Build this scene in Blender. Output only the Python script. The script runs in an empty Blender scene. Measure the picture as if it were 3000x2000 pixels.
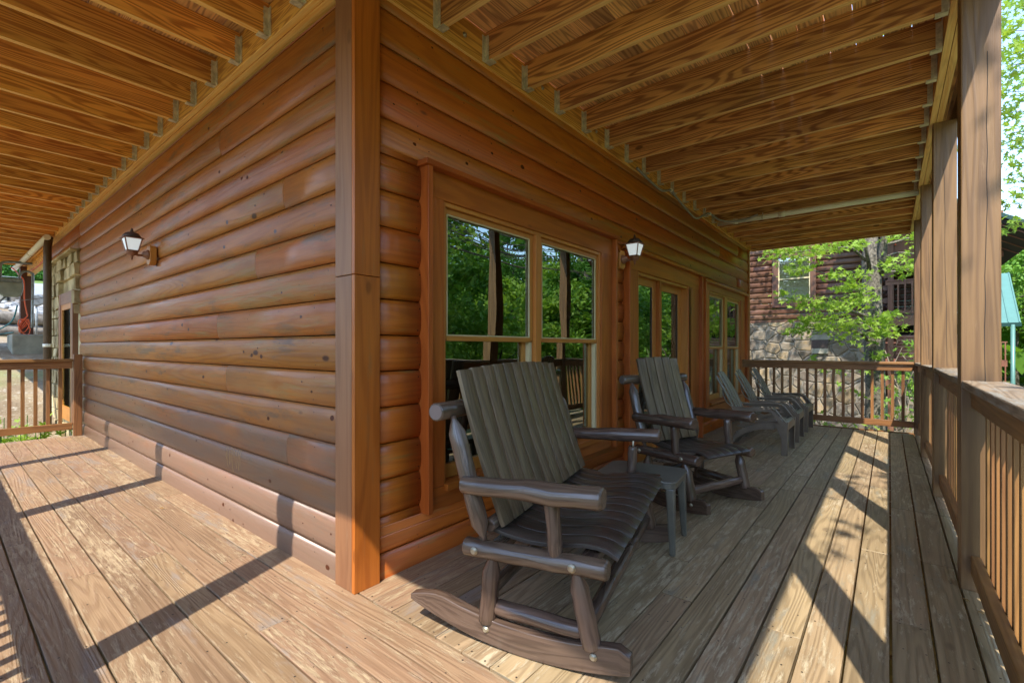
import bpy, math, random
from mathutils import Vector, Matrix
R=math.radians
rng=random.Random(7)
SC=bpy.context.scene; COL=SC.collection

# ------------------------------------------------------------------ camera
YAW=38.93
cam=bpy.data.cameras.new('camera'); cam.sensor_width=36; cam.lens=16.43; cam.shift_y=.006
cam.clip_start=.02; cam.clip_end=900
co=bpy.data.objects.new('camera',cam); COL.objects.link(co)
co.location=(1.991,-1.263,1.18); co.rotation_euler=(R(90),0,R(YAW)); SC.camera=co
# ------------------------------------------------------------------ sky, sun, exposure
SUN=Vector((.41,-1,1.45)).normalized()
SUN_EL=math.asin(SUN.z); SUN_AZ=math.atan2(SUN.x,SUN.y)
w=bpy.data.worlds.new('World'); SC.world=w; w.use_nodes=True
nt=w.node_tree; sk=nt.nodes.new('ShaderNodeTexSky'); sk.sky_type='NISHITA'; sk.sun_disc=False
sk.sun_elevation=SUN_EL; sk.sun_rotation=SUN_AZ; sk.air_density=1.0; sk.dust_density=.25
bg=nt.nodes['Background']; bg.inputs[1].default_value=.15; nt.links.new(sk.outputs[0],bg.inputs[0])
sl=bpy.data.lights.new('sun','SUN'); sl.energy=2.0; sl.angle=R(.5); sl.color=(1,.95,.87)
so=bpy.data.objects.new('sun',sl); COL.objects.link(so); so.rotation_euler=SUN.to_track_quat('Z','Y').to_euler(); so.location=(5,-10,20)
SC.view_settings.view_transform='Standard'; SC.view_settings.look='None'; SC.view_settings.exposure=2.1; SC.view_settings.gamma=1
try:
    SC.cycles.max_bounces=8; SC.cycles.diffuse_bounces=6; SC.cycles.glossy_bounces=4; SC.cycles.transparent_max_bounces=16
    SC.cycles.use_denoising=True; SC.cycles.use_adaptive_sampling=False; SC.cycles.sample_clamp_indirect=12
except Exception: pass

# ------------------------------------------------------------------ node helpers
class NT:
    def __init__(s,name):
        s.m=bpy.data.materials.new(name); s.m.use_nodes=True; s.t=s.m.node_tree; s.p=s.t.nodes['Principled BSDF']; s.out=s.t.nodes['Material Output']
    def n(s,typ,**k):
        o=s.t.nodes.new(typ)
        for a,b in k.items():
            if a=='i':
                for q,v in b.items():
                    if hasattr(v,'is_output'): s.t.links.new(v,o.inputs[q])
                    else: o.inputs[q].default_value=v
            else: setattr(o,a,b)
        return o
    def l(s,a,b): s.t.links.new(a,b)
    def math(s,op,a,b=None,clamp=False):
        i={0:a}
        if b is not None: i[1]=b
        return s.n('ShaderNodeMath',operation=op,use_clamp=clamp,i=i).outputs[0]
    def mix(s,f,a,b,bt='MIX'):
        o=s.n('ShaderNodeMix',data_type='RGBA',blend_type=bt)
        for idx,v in ((0,f),(6,a),(7,b)):
            if hasattr(v,'is_output'): s.l(v,o.inputs[idx])
            else: o.inputs[idx].default_value=v if idx==0 else (*v[:3],1)
        return o.outputs[2]
    def noise(s,vec,scale=1,detail=3,rough=.5,dist=0):
        return s.n('ShaderNodeTexNoise',i={'Vector':vec,'Scale':scale,'Detail':detail,'Roughness':rough,'Distortion':dist}).outputs[0]
    def ramp(s,f,pts):
        r=s.n('ShaderNodeMapRange',interpolation_type='SMOOTHSTEP',i={0:f,1:pts[0],2:pts[1],3:pts[2] if len(pts)>2 else 0,4:pts[3] if len(pts)>3 else 1}); return r.outputs[0]
    def uvr(s):
        uv=s.n('ShaderNodeUVMap',uv_map='UVMap').outputs[0]; r=s.n('ShaderNodeUVMap',uv_map='R').outputs[0]
        a=s.n('ShaderNodeSeparateXYZ',i={0:uv}); b=s.n('ShaderNodeSeparateXYZ',i={0:r})
        return a.outputs[0],a.outputs[1],b.outputs[0],b.outputs[1]
    def xyz(s,a,b,c):
        return s.n('ShaderNodeCombineXYZ',i={0:a,1:b,2:c}).outputs[0]
    def bump(s,h,st=.3,d=.01):
        b=s.n('ShaderNodeBump',i={'Height':h,'Strength':st,'Distance':d}); s.l(b.outputs[0],s.p.inputs['Normal'])
    def col(s,c): s.l(c,s.p.inputs['Base Color'])
    def sp(s,**k):
        for a,b in k.items():
            q=s.p.inputs[a.replace('_',' ')]
            if hasattr(b,'is_output'): s.l(b,q)
            else: q.default_value=b

def wood(name,lt,dk,rings=9,us=.7,vs=9,rough=.6,var=.22,bump=.25,knots=.0,worn=None,wt=(.55,.7),worn2=None,w2t=(.6,.75),blot=.25,contrast=1.,spec=.5,nails=False,dust=None,edge=None,ws=1.):
    t=NT(name); u,v,r,r2=t.uvr()
    mu=lambda a,b:t.math('MULTIPLY',a,b)
    rz=mu(r,37.)
    n1=t.noise(t.xyz(mu(u,us),mu(v,vs),rz),1,2,.45,.2)
    sn=t.math('SINE',mu(n1,rings*6.28)); g=t.ramp(sn,(-1.,1.))
    g=t.math('POWER',g,1.6)
    fib=t.noise(t.xyz(mu(u,5.),mu(v,150.),rz),1,2,.6)
    f2=t.ramp(fib,(.3,.75))
    gg=t.math('ADD',mu(g,.75*contrast),mu(f2,.3),True)
    c=t.mix(gg,lt,dk)
    bl=t.noise(t.xyz(mu(u,1.3),mu(v,5.),rz),1,3,.55)
    val=t.math('ADD',t.math('MULTIPLY',t.math('SUBTRACT',r2,.5),2*var),t.math('ADD',1.,t.math('MULTIPLY',t.math('SUBTRACT',bl,.5),2*blot)))
    hs=t.n('ShaderNodeHueSaturation',i={'Hue':t.math('ADD',.5,t.math('MULTIPLY',t.math('SUBTRACT',r,.5),.015)),'Saturation':1.,'Value':val,'Color':c}); c=hs.outputs[0]
    if worn:
        wn=t.noise(t.xyz(mu(u,2.6*ws),mu(v,26.*ws**.5),t.math('ADD',rz,5.)),1,8,.72)
        big=t.noise(t.xyz(mu(u,.8),mu(v,3.),rz),1,2,.5)
        wm=t.ramp(t.math('ADD',mu(wn,.72),mu(big,.28)),wt); c=t.mix(wm,c,worn)
    if worn2:
        w2=t.noise(t.xyz(mu(u,1.5),mu(v,7.),t.math('ADD',rz,11.)),1,5,.7)
        c=t.mix(t.ramp(w2,w2t),c,worn2)
    if knots>0:
        vo=t.n('ShaderNodeTexVoronoi',i={'Vector':t.xyz(mu(u,1.7),mu(v,3.6),rz),'Scale':1.,'Randomness':1.})
        k=t.ramp(vo.outputs['Distance'],(.045,.085,1.,0.)); k=mu(k,t.ramp(t.noise(t.xyz(u,v,rz),.9,0),(.27,.35)))
        c=t.mix(mu(k,knots),c,(dk[0]*.25,dk[1]*.22,dk[2]*.3))
    if edge:  # up and down faces: straight edge grain, plus bounce light painted in as lighter colour
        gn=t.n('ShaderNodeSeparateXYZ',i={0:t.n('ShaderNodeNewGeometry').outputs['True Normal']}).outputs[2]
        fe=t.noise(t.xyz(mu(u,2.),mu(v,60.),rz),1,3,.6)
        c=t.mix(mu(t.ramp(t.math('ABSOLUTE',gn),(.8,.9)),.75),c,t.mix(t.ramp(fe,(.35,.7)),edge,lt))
    if dust:
        oc=t.n('ShaderNodeTexCoord').outputs['Object']; oz=t.n('ShaderNodeSeparateXYZ',i={0:oc}).outputs[2]
        dn=t.noise(t.xyz(mu(u,1.2),mu(v,4.),rz),1,5,.65)
        c=t.mix(mu(t.ramp(t.math('ADD',oz,mu(dn,-1.1)),(-.35,.55,1.,0.)),.85),c,dust)
    c=t.mix(t.ramp(r,(1.3,1.35)),c,(dk[0]*.28,dk[1]*.22,dk[2]*.3)); c=t.mix(t.ramp(r,(2.,2.5)),c,(.02,.013,.01))
    t.col(c); t.sp(Roughness=t.math('ADD',rough-.08,mu(fib,.16)),Specular_IOR_Level=spec)
    h=t.math('ADD',mu(fib,.6),mu(g,.4))
    if worn: h=t.math('SUBTRACT',h,mu(wm,.5))
    t.bump(h,bump,.004)
    return t.m

def plain(name,c,rough=.5,metal=0,var=.12,scale=8,bump=0,emit=None,es=0,spec=.5,c2=None):
    t=NT(name); tc=t.n('ShaderNodeTexCoord').outputs['Object']
    n=t.noise(tc,scale,4,.6)
    cc=t.mix(t.ramp(n,(.3,.7)),[x*(1-var) for x in c],[min(1,x*(1+var)) for x in (c2 or c)])
    t.col(cc); t.sp(Roughness=rough,Metallic=metal,Specular_IOR_Level=spec)
    if bump: t.bump(t.noise(tc,scale*6,3,.6),bump,.005)
    if emit: t.sp(Emission_Color=(*emit,1),Emission_Strength=es)
    return t.m

def leafmat(name,c1,c2,trans=.35):
    t=NT(name); tc=t.n('ShaderNodeTexCoord').outputs['Object']
    u,v,r,r2=t.uvr()
    n=t.noise(tc,.9,2,.5)
    f=t.math('ADD',t.math('MULTIPLY',n,.6),t.math('MULTIPLY',r,.45),True)
    c=t.mix(f,c1,c2)
    t.col(c); t.sp(Roughness=.55,Specular_IOR_Level=.35)
    tr=t.n('ShaderNodeBsdfTranslucent',i={'Color':t.mix(1.,c,(1.,1.,.45),'MULTIPLY')})
    mx=t.n('ShaderNodeMixShader',i={0:trans,1:t.p.outputs[0],2:tr.outputs[0]})
    t.l(mx.outputs[0],t.out.inputs[0]); return t.m

def stone(name,scale,cols,mort,mw=.05,bump=.8,vec='Object',stretch=(1,1,1),rough=.85):
    t=NT(name); tc=t.n('ShaderNodeTexCoord').outputs['Object']
    mp=t.n('ShaderNodeMapping',i={'Vector':tc,'Scale':stretch}).outputs[0]
    nz=t.n('ShaderNodeTexNoise',i={'Vector':mp,'Scale':2.5,'Detail':2.}).outputs[1]
    wv=t.mix(.08,mp,nz)
    e=t.n('ShaderNodeTexVoronoi',feature='DISTANCE_TO_EDGE',i={'Vector':wv,'Scale':scale}).outputs['Distance']
    cl=t.n('ShaderNodeTexVoronoi',feature='F1',i={'Vector':wv,'Scale':scale}).outputs['Color']
    s=t.n('ShaderNodeSeparateColor',i={0:cl})
    c=t.mix(t.ramp(s.outputs[0],(.25,.75)),cols[0],cols[1]); c=t.mix(t.ramp(s.outputs[1],(.6,.7)),c,cols[2])
    n=t.noise(mp,5,6,.7); c=t.mix(t.ramp(n,(.35,.7)),c,cols[3])
    hs=t.n('ShaderNodeHueSaturation',i={'Value':t.math('ADD',.7,t.math('MULTIPLY',s.outputs[2],.6)),'Color':c}).outputs[0]
    mk=t.ramp(e,(mw*.5,mw,1.,0.))
    t.col(t.mix(mk,hs,mort)); t.sp(Roughness=rough,Specular_IOR_Level=.3)
    h=t.math('ADD',t.ramp(e,(0.,mw*2.6)),t.math('MULTIPLY',n,.35)); t.bump(h,bump,.04)
    return t.m

# ------------------------------------------------------------------ mesh builder
class MB:
    def __init__(s): s.v=[];s.f=[];s.uv=[];s.r=[];s.sm=[]
    def face(s,idx,uvs,r,smooth=False): s.f.append(tuple(idx)); s.uv.append(uvs); s.r.append(r); s.sm.append(smooth)
    def rr(s): return (rng.random(),rng.random())
    def hexa(s,P,lens,g,r=None,off=None):
        # P: 8 corners ordered (x0y0z0,x1y0z0,x1y1z0,x0y1z0, then z1); lens (lx,ly,lz); g grain axis 0..2
        r=r or s.rr(); off=off or (rng.random()*40,rng.random()*40)
        b=len(s.v); s.v+= [tuple(p) for p in P]
        L=lens; loc=[(0,0,0),(L[0],0,0),(L[0],L[1],0),(0,L[1],0),(0,0,L[2]),(L[0],0,L[2]),(L[0],L[1],L[2]),(0,L[1],L[2])]
        for q,n in (((0,3,2,1),2),((4,5,6,7),2),((0,1,5,4),1),((2,3,7,6),1),((1,2,6,5),0),((3,0,4,7),0)):
            if n==g: a,c=[(1,2),(0,2),(0,1)][g]
            else: a=g; c=3-g-n
            s.face([b+i for i in q],[(off[0]+loc[i][a],off[1]+loc[i][c]+n*.37) for i in q],r)
    def box(s,x0,x1,y0,y1,z0,z1,g=0,r=None):
        P=[(x0,y0,z0),(x1,y0,z0),(x1,y1,z0),(x0,y1,z0),(x0,y0,z1),(x1,y0,z1),(x1,y1,z1),(x0,y1,z1)]
        s.hexa(P,(x1-x0,y1-y0,z1-z0),g,r); return s
    def bar(s,p,q,w,h,up=(0,0,1),r=None,taper=1.):
        p=Vector(p);q=Vector(q);d=(q-p);L=d.length;d.normalize();up=Vector(up)
        sd=d.cross(up)
        if sd.length<1e-4: sd=d.cross(Vector((1,0,0)))
        sd.normalize();u2=sd.cross(d).normalized()
        P=[]
        for zz in(-1,1):
            for e,yy in((0,-1),(1,-1),(1,1),(0,1)):
                k=1 if e==0 else taper
                P.append((p if e==0 else q)+sd*(-yy*w/2*k)+u2*(zz*h/2*k))
        s.hexa(P,(L,w,h),0,r); return s
    def tube(s,pts,rad,n=12,caps=True,r=None,wob=0,sx=1.):
        r=r or s.rr(); ou,ov=rng.random()*40,rng.random()*40
        pts=[Vector(p) for p in pts]; rings=[]; L=0
        ref=None
        for i,p in enumerate(pts):
            d=(pts[min(i+1,len(pts)-1)]-pts[max(i-1,0)]).normalized()
            if ref is None:
                ref=Vector((0,0,1)) if abs(d.z)<.9 else Vector((1,0,0))
            a=d.cross(ref).normalized(); c=a.cross(d).normalized(); ref=c
            rd=rad[i] if hasattr(rad,'__len__') else rad
            if i: L+=(p-pts[i-1]).length
            b=len(s.v)
            for k in range(n):
                t=2*math.pi*k/n; q=rd*(1+wob*(rng.random()-.5))
                s.v.append(tuple(p+a*math.cos(t)*q+c*math.sin(t)*q*sx))
            rings.append((b,L,rd))
        R0=max(x[2] for x in rings)
        for (b0,l0,_),(b1,l1,_2) in zip(rings,rings[1:]):
            for k in range(n):
                k2=(k+1)%n; v0=2*math.pi*R0*k/n; v1=2*math.pi*R0*(k+1)/n
                s.face((b0+k,b1+k,b1+k2,b0+k2),[(ou+l0,ov+v0),(ou+l1,ov+v0),(ou+l1,ov+v1),(ou+l0,ov+v1)],r,True)
        if caps:
            for (b,l,rd),rev in ((rings[0],False),(rings[-1],True)):
                idx=[b+k for k in range(n)]
                if rev: idx=idx[::-1]
                s.face(idx,[(ou+rd*math.cos(2*math.pi*(k)/n)*.15,ov+rd*math.sin(2*math.pi*k/n)) for k in range(n)],r)
        return s
    def lathe(s,c,prof,n=16,ax=(0,0,1),r=None,sq=False):
        # prof: [(radius,height)]
        c=Vector(c); ax=Vector(ax).normalized(); pts=[c+ax*h for _,h in prof]
        ref=Vector((1,0,0)) if abs(ax.x)<.9 else Vector((0,0,1))
        a=ax.cross(ref).normalized(); d=a.cross(ax).normalized(); b=len(s.v); r=r or s.rr()
        o=math.pi/n if sq else 0
        for (rd,h),p in zip(prof,pts):
            for k in range(n):
                t=2*math.pi*k/n+o; s.v.append(tuple(p+a*math.cos(t)*rd+d*math.sin(t)*rd))
        for i in range(len(prof)-1):
            for k in range(n):
                k2=(k+1)%n
                s.face((b+i*n+k,b+i*n+k2,b+(i+1)*n+k2,b+(i+1)*n+k),[(k/n,prof[i][1]),((k+1)/n,prof[i][1]),((k+1)/n,prof[i+1][1]),(k/n,prof[i+1][1])],r,not sq)
        s.face([b+k for k in range(n)][::-1],[(0,0)]*n,r); m=b+(len(prof)-1)*n
        s.face([m+k for k in range(n)],[(0,0)]*n,r); return s
    def plate(s,pts,t,M=None,r=None,smooth=True):
        # pts: [(x,z,y0,y1)] swept polyline with width; thickness t (downwards/normal)
        r=r or s.rr(); ou,ov=rng.random()*40,rng.random()*40; b=len(s.v); n=len(pts); L=0
        Ls=[]
        for i,(x,z,y0,y1) in enumerate(pts):
            a=pts[max(i-1,0)];c=pts[min(i+1,n-1)]
            dx,dz=c[0]-a[0],c[1]-a[1]; l=math.hypot(dx,dz) or 1; nx,nz=-dz/l,dx/l
            if i: L+=math.hypot(x-pts[i-1][0],z-pts[i-1][1])
            Ls.append(L)
            for (yy,sg) in((y0,.5),(y1,.5),(y1,-.5),(y0,-.5)):
                p=Vector((x+nx*t*sg,yy,z+nz*t*sg)); s.v.append(tuple(M@p if M else p))
        for i in range(n-1):
            q=b+i*4; w=pts[i][3]-pts[i][2]
            for k,(va,vb) in enumerate(((0,w),(w,w+t),(w+t,2*w+t),(0,t))):
                k2=(k+1)%4
                s.face((q+k,q+k2,q+4+k2,q+4+k),[(ou+Ls[i],ov+va),(ou+Ls[i],ov+vb),(ou+Ls[i+1],ov+vb),(ou+Ls[i+1],ov+va)],r,smooth and k in(0,2))
        s.face((b+3,b+2,b+1,b),[(ou,ov+i*.01) for i in range(4)],r); q=b+(n-1)*4
        s.face((q,q+1,q+2,q+3),[(ou,ov+i*.01) for i in range(4)],r); return s
    def poly(s,outline,axis,a,b2,r=None,g=0):
        # extrude closed 2D outline; axis 'y': outline in (x,z) from y=a..b2 ; axis 'x': outline (y,z) ; axis 'z': (x,y)
        r=r or s.rr(); ou,ov=rng.random()*40,rng.random()*40; b=len(s.v); n=len(outline)
        for e in (a,b2):
            for p in outline:
                s.v.append({'y':(p[0],e,p[1]),'x':(e,p[0],p[1]),'z':(p[0],p[1],e)}[axis])
        uvf=[(ou+p[g],ov+p[1-g]) for p in outline]
        s.face([b+i for i in range(n)],uvf,r); s.face([b+n+i for i in range(n)][::-1],uvf[::-1],r)
        L=0
        for i in range(n):
            j=(i+1)%n; l=math.hypot(outline[i][0]-outline[j][0],outline[i][1]-outline[j][1])
            s.face((b+i,b+n+i,b+n+j,b+j),[(ou+L,ov),(ou+L,ov+abs(b2-a)),(ou+L+l,ov+abs(b2-a)),(ou+L+l,ov)],r); L+=l
        return s
    def dot(s,c,ax,rad,r=(3.,.5)):
        # nail or screw head: small dark disc standing 0.6 mm proud
        c=Vector(c); ax=Vector(ax); a=ax.orthogonal().normalized(); d=ax.cross(a); b=len(s.v)
        for k in range(6): s.v.append(tuple(c+ax*.0008+(a*math.cos(k*1.047)+d*math.sin(k*1.047))*rad))
        s.face([b+k for k in range(6)],[(0,0)]*6,r)
    def build(s,name,mat,parent=None,bevel=0,fix=True):
        me=bpy.data.meshes.new(name); me.from_pydata(s.v,[],s.f)
        u=me.uv_layers.new(name='UVMap'); q=me.uv_layers.new(name='R')
        fu=[];fr=[]
        for a,r in zip(s.uv,s.r):
            for p in a: fu+=[p[0],p[1]]; fr+=[r[0],r[1]]
        u.data.foreach_set('uv',fu); q.data.foreach_set('uv',fr)
        me.polygons.foreach_set('use_smooth',s.sm); me.update()
        if fix:
            import bmesh
            bm=bmesh.new(); bm.from_mesh(me); bmesh.ops.recalc_face_normals(bm,faces=bm.faces); bm.to_mesh(me); bm.free()
        me.materials.append(mat)
        o=bpy.data.objects.new(name,me); COL.objects.link(o)
        if parent: o.parent=parent
        if bevel:
            m=o.modifiers.new('bevel','BEVEL'); m.width=bevel; m.segments=2; m.limit_method='ANGLE'; m.angle_limit=R(40)
        return o
def tag(o,label=None,cat=None,group=None,kind=None):
    if label:o['label']=label
    if cat:o['category']=cat
    if group:o['group']=group
    if kind:o['kind']=kind
    return o
def empty(name,loc=(0,0,0),rz=0,label=None,cat=None,group=None):
    o=bpy.data.objects.new(name,None); COL.objects.link(o); o.location=loc; o.rotation_euler=(0,0,rz); o.empty_display_size=.1
    return tag(o,label,cat,group)
KIDS={}
def copy_tree(o,parent=None):
    c=o.copy(); COL.objects.link(c); c.parent=parent
    for ch in list(o.children): copy_tree(ch,c)
    return c
def bezier(p0,p1,p2,n=8):
    p0,p1,p2=map(Vector,(p0,p1,p2)); return [(p0*(1-t)**2+p1*2*t*(1-t)+p2*t*t) for t in [i/n for i in range(n+1)]]

# ------------------------------------------------------------------ materials
M={}
M['siding']=wood('stained_log_siding',(.47,.130,.013),(.27,.060,.007),rings=16,us=.35,vs=4,rough=.38,var=.06,bump=.2,knots=.95,blot=.3,contrast=.45,worn=(.29,.155,.04),wt=(.52,.70),spec=.45)
M['siding_w']=wood('weathered_log_siding',(.40,.130,.024),(.25,.066,.013),rings=16,us=.35,vs=4,rough=.36,var=.06,bump=.2,knots=.95,blot=.3,contrast=.45,worn=(.31,.160,.05),wt=(.50,.66),worn2=(.19,.092,.04),w2t=(.54,.70),spec=.45,dust=(.195,.135,.095))
M['trim']=wood('stained_trim',(.45,.125,.016),(.30,.07,.008),rings=10,us=.5,vs=5,rough=.42,var=.1,bump=.15,knots=.5,blot=.35,contrast=.6,worn=(.30,.13,.04),wt=(.56,.75))
M['trim_w']=wood('faded_trim',(.27,.125,.052),(.19,.08,.032),rings=10,us=.5,vs=5,rough=.5,var=.08,bump=.15,knots=.4,blot=.35,contrast=.6,worn=(.30,.17,.09),wt=(.55,.72))
M['sash']=wood('sash_wood',(.55,.23,.045),(.42,.14,.025),rings=6,us=.5,vs=6,rough=.35,var=.08,bump=.08,contrast=.5)
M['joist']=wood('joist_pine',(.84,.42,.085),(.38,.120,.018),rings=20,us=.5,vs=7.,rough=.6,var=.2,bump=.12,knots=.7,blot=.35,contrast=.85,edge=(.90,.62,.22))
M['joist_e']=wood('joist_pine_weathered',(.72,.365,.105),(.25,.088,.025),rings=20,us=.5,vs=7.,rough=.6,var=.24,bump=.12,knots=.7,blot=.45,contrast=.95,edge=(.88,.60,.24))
M['decking_up']=wood('upper_decking',(.76,.44,.17),(.34,.17,.075),rings=22,us=.4,vs=6,rough=.7,var=.3,bump=.2,knots=.5,blot=.35,contrast=.9)
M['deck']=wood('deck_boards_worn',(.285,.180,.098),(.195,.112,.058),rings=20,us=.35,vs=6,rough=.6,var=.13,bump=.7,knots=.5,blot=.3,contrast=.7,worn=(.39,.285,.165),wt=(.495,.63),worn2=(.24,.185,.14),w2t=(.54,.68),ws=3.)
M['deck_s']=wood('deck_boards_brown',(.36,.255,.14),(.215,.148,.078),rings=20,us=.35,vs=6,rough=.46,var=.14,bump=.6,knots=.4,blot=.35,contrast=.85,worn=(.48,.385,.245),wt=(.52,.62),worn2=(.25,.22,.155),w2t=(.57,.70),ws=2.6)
M['rail']=wood('railing_wood',(.27,.125,.038),(.16,.07,.021),rings=10,us=.6,vs=8,rough=.5,var=.18,bump=.2,knots=.5,blot=.4,contrast=.8)
M['cap']=wood('rail_cap_weathered',(.27,.195,.12),(.17,.115,.065),rings=14,us=.6,vs=8,rough=.7,var=.1,bump=.4,worn=(.26,.235,.19),wt=(.48,.58),blot=.3)
M['post']=wood('post_wood',(.205,.108,.042),(.13,.064,.024),rings=10,us=.4,vs=8,rough=.5,var=.12,bump=.3,knots=.6,blot=.4,contrast=.9,worn=(.26,.155,.072),wt=(.54,.72))
M['log']=wood('dark_varnished_log',(.125,.080,.054),(.052,.031,.021),rings=8,us=1.5,vs=14,rough=.24,var=.15,bump=.35,blot=.5,contrast=.7,worn=(.21,.135,.085),wt=(.56,.66),spec=.65,ws=1.5)
M['logend']=wood('pale_log_end',(.17,.12,.095),(.10,.07,.055),rings=6,us=20,vs=20,rough=.6,var=.1,bump=.2)
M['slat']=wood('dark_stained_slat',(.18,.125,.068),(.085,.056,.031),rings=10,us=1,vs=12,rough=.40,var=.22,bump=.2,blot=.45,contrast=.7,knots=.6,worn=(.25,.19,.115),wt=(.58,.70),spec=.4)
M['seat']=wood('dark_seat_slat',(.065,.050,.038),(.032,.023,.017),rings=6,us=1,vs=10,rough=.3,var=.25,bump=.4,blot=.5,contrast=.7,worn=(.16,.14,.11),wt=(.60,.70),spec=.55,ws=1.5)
M['brass']=plain('bolt_zinc',(.42,.37,.26),.45,.7,.2,60)
M['galv']=plain('galvanised_steel',(.60,.54,.38),.5,.25,.25,30)
M['plastic']=plain('brown_resin',(.18,.14,.10),.36,0,.12,10)
M['table']=plain('green_brown_resin',(.12,.115,.09),.35,0,.12,10)
M['lampm']=plain('copper_brown_metal',(.25,.11,.065),.5,.3,.15,30,.1)
M['lampd']=plain('dark_bronze_metal',(.08,.055,.045),.5,.3,.15,30,.1)
M['frost']=plain('frosted_lit_glass',(.6,.65,.65),.3,0,.03,10,emit=(.9,.97,1),es=.11)
M['pale']=plain('scratched_bare_wood',(.42,.26,.10),.7,0,.1,30)
M['bulb']=plain('glowing_bulb',(.9,.9,.9),.4,0,0,10,emit=(1,.97,.92),es=.4)
M['cream']=plain('cream_vinyl',(.62,.52,.30),.4,0,.06,6)
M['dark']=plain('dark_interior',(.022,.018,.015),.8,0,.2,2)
M['mat']=plain('doormat_fibre',(.17,.13,.09),.95,0,.7,40,.8)
M['pvc']=plain('white_pvc',(.80,.75,.60),.35,0,.05,5)
M['conduit']=plain('grey_conduit',(.30,.29,.25),.4,.3,.1,10)
M['pipe']=plain('brown_downpipe',(.09,.055,.03),.5,0,.15,8)
M['orange']=plain('orange_cord',(.75,.12,.03),.5,0,.05,8)
M['hose']=plain('green_hose',(.05,.19,.17),.5,0,.1,8)
M['steel']=plain('weathered_steel',(.25,.27,.27),.5,.4,.3,12)
M['meter']=plain('grey_meter_housing',(.24,.25,.2),.5,.2,.15,8)
M['conc']=plain('concrete',(.27,.25,.19),.9,0,.25,3,.4)
M['road']=plain('asphalt_grey',(.22,.22,.22),.9,0,.15,2,.2)
M['drive']=plain('pale_driveway',(.26,.26,.25),.9,0,.1,2,.2)
M['teal']=plain('teal_metal_roof',(.10,.22,.18),.4,.1,.05,3)
M['tealdark']=plain('dark_green_trim',(.012,.05,.04),.4,0,.1,3)
M['bark']=plain('bark',(.095,.08,.06),.95,0,.45,26,1.,c2=(.15,.13,.10))
M['twig']=plain('twig_bark',(.28,.22,.17),.9,0,.2,9)
M['rock']=plain('pale_rock',(.34,.33,.31),.9,0,.4,4,.7)
M['timber']=plain('old_grey_timber',(.17,.145,.115),.95,0,.5,5,1.)
M['hedge']=leafmat('hedge_leaf',(.04,.13,.012),(.10,.26,.03),.2)
M['maple']=leafmat('maple_leaf',(.20,.36,.04),(.42,.56,.10),.5)
M['leaf']=leafmat('forest_leaf',(.08,.21,.022),(.26,.46,.06),.42)
M['leaf2']=leafmat('forest_leaf_dark',(.055,.16,.02),(.17,.35,.05),.4)
M['leaf3']=leafmat('forest_leaf_yellow',(.17,.33,.03),(.38,.54,.09),.45)
M['dryleaf']=plain('dry_leaf',(.30,.17,.06),.8,0,.3,50)
M['nlog']=wood('neighbour_log',(.145,.066,.040),(.09,.038,.023),rings=8,us=.35,vs=4,rough=.5,var=.18,bump=.2,knots=.4,blot=.4,contrast=.6,worn=(.20,.11,.075),wt=(.52,.7))
M['nlog2']=wood('neighbour_log_light',(.40,.21,.14),(.30,.14,.09),rings=4,us=.35,vs=4,rough=.5,var=.12,bump=.1,blot=.2,contrast=.5)
M['ntrim']=wood('neighbour_trim',(.14,.06,.032),(.09,.035,.02),rings=4,us=.5,vs=5,rough=.5,var=.1,bump=.1,blot=.2,contrast=.5)
M['nrail']=wood('neighbour_rail',(.24,.10,.055),(.16,.06,.03),rings=4,us=.5,vs=5,rough=.5,var=.15,bump=.1,blot=.2,contrast=.5)
M['fstone']=stone('flagstone_wall',2.7,((.20,.155,.105),(.115,.088,.065),(.29,.205,.11),(.23,.20,.155)),(.22,.195,.155),.035,1.,stretch=(1,.3,1.15))
M['lstone']=plain('stacked_stone',(.36,.26,.11),.9,0,.35,3,.6,c2=(.44,.36,.20))
M['blind']=plain('pale_blind',(.60,.52,.38),.7,0,.05,3)

def glassmat(name,ior,tint,wav):
    t=NT(name); g=t.n('ShaderNodeBsdfGlossy',i={'Color':(.92,1,.94,1),'Roughness':.0})
    tr=t.n('ShaderNodeBsdfTransparent',i={'Color':(*tint,1)})
    tc=t.n('ShaderNodeTexCoord').outputs['Object']
    n=t.noise(tc,1.6,1,.4); b=t.n('ShaderNodeBump',i={'Height':n,'Strength':1.,'Distance':wav}); t.l(b.outputs[0],g.inputs['Normal'])
    f=t.n('ShaderNodeFresnel',i={'IOR':ior}).outputs[0]
    mx=t.n('ShaderNodeMixShader',i={0:f,1:tr.outputs[0],2:g.outputs[0]}); t.l(mx.outputs[0],t.out.inputs[0]); return t.m
M['glass']=glassmat('window_glass',3.4,(.45,.5,.45),.004)
M['clear']=glassmat('clear_glass',1.05,(.95,.95,.92),.001)
M['nglass']=glassmat('neighbour_glass',1.25,(.8,.8,.75),.004)

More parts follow.
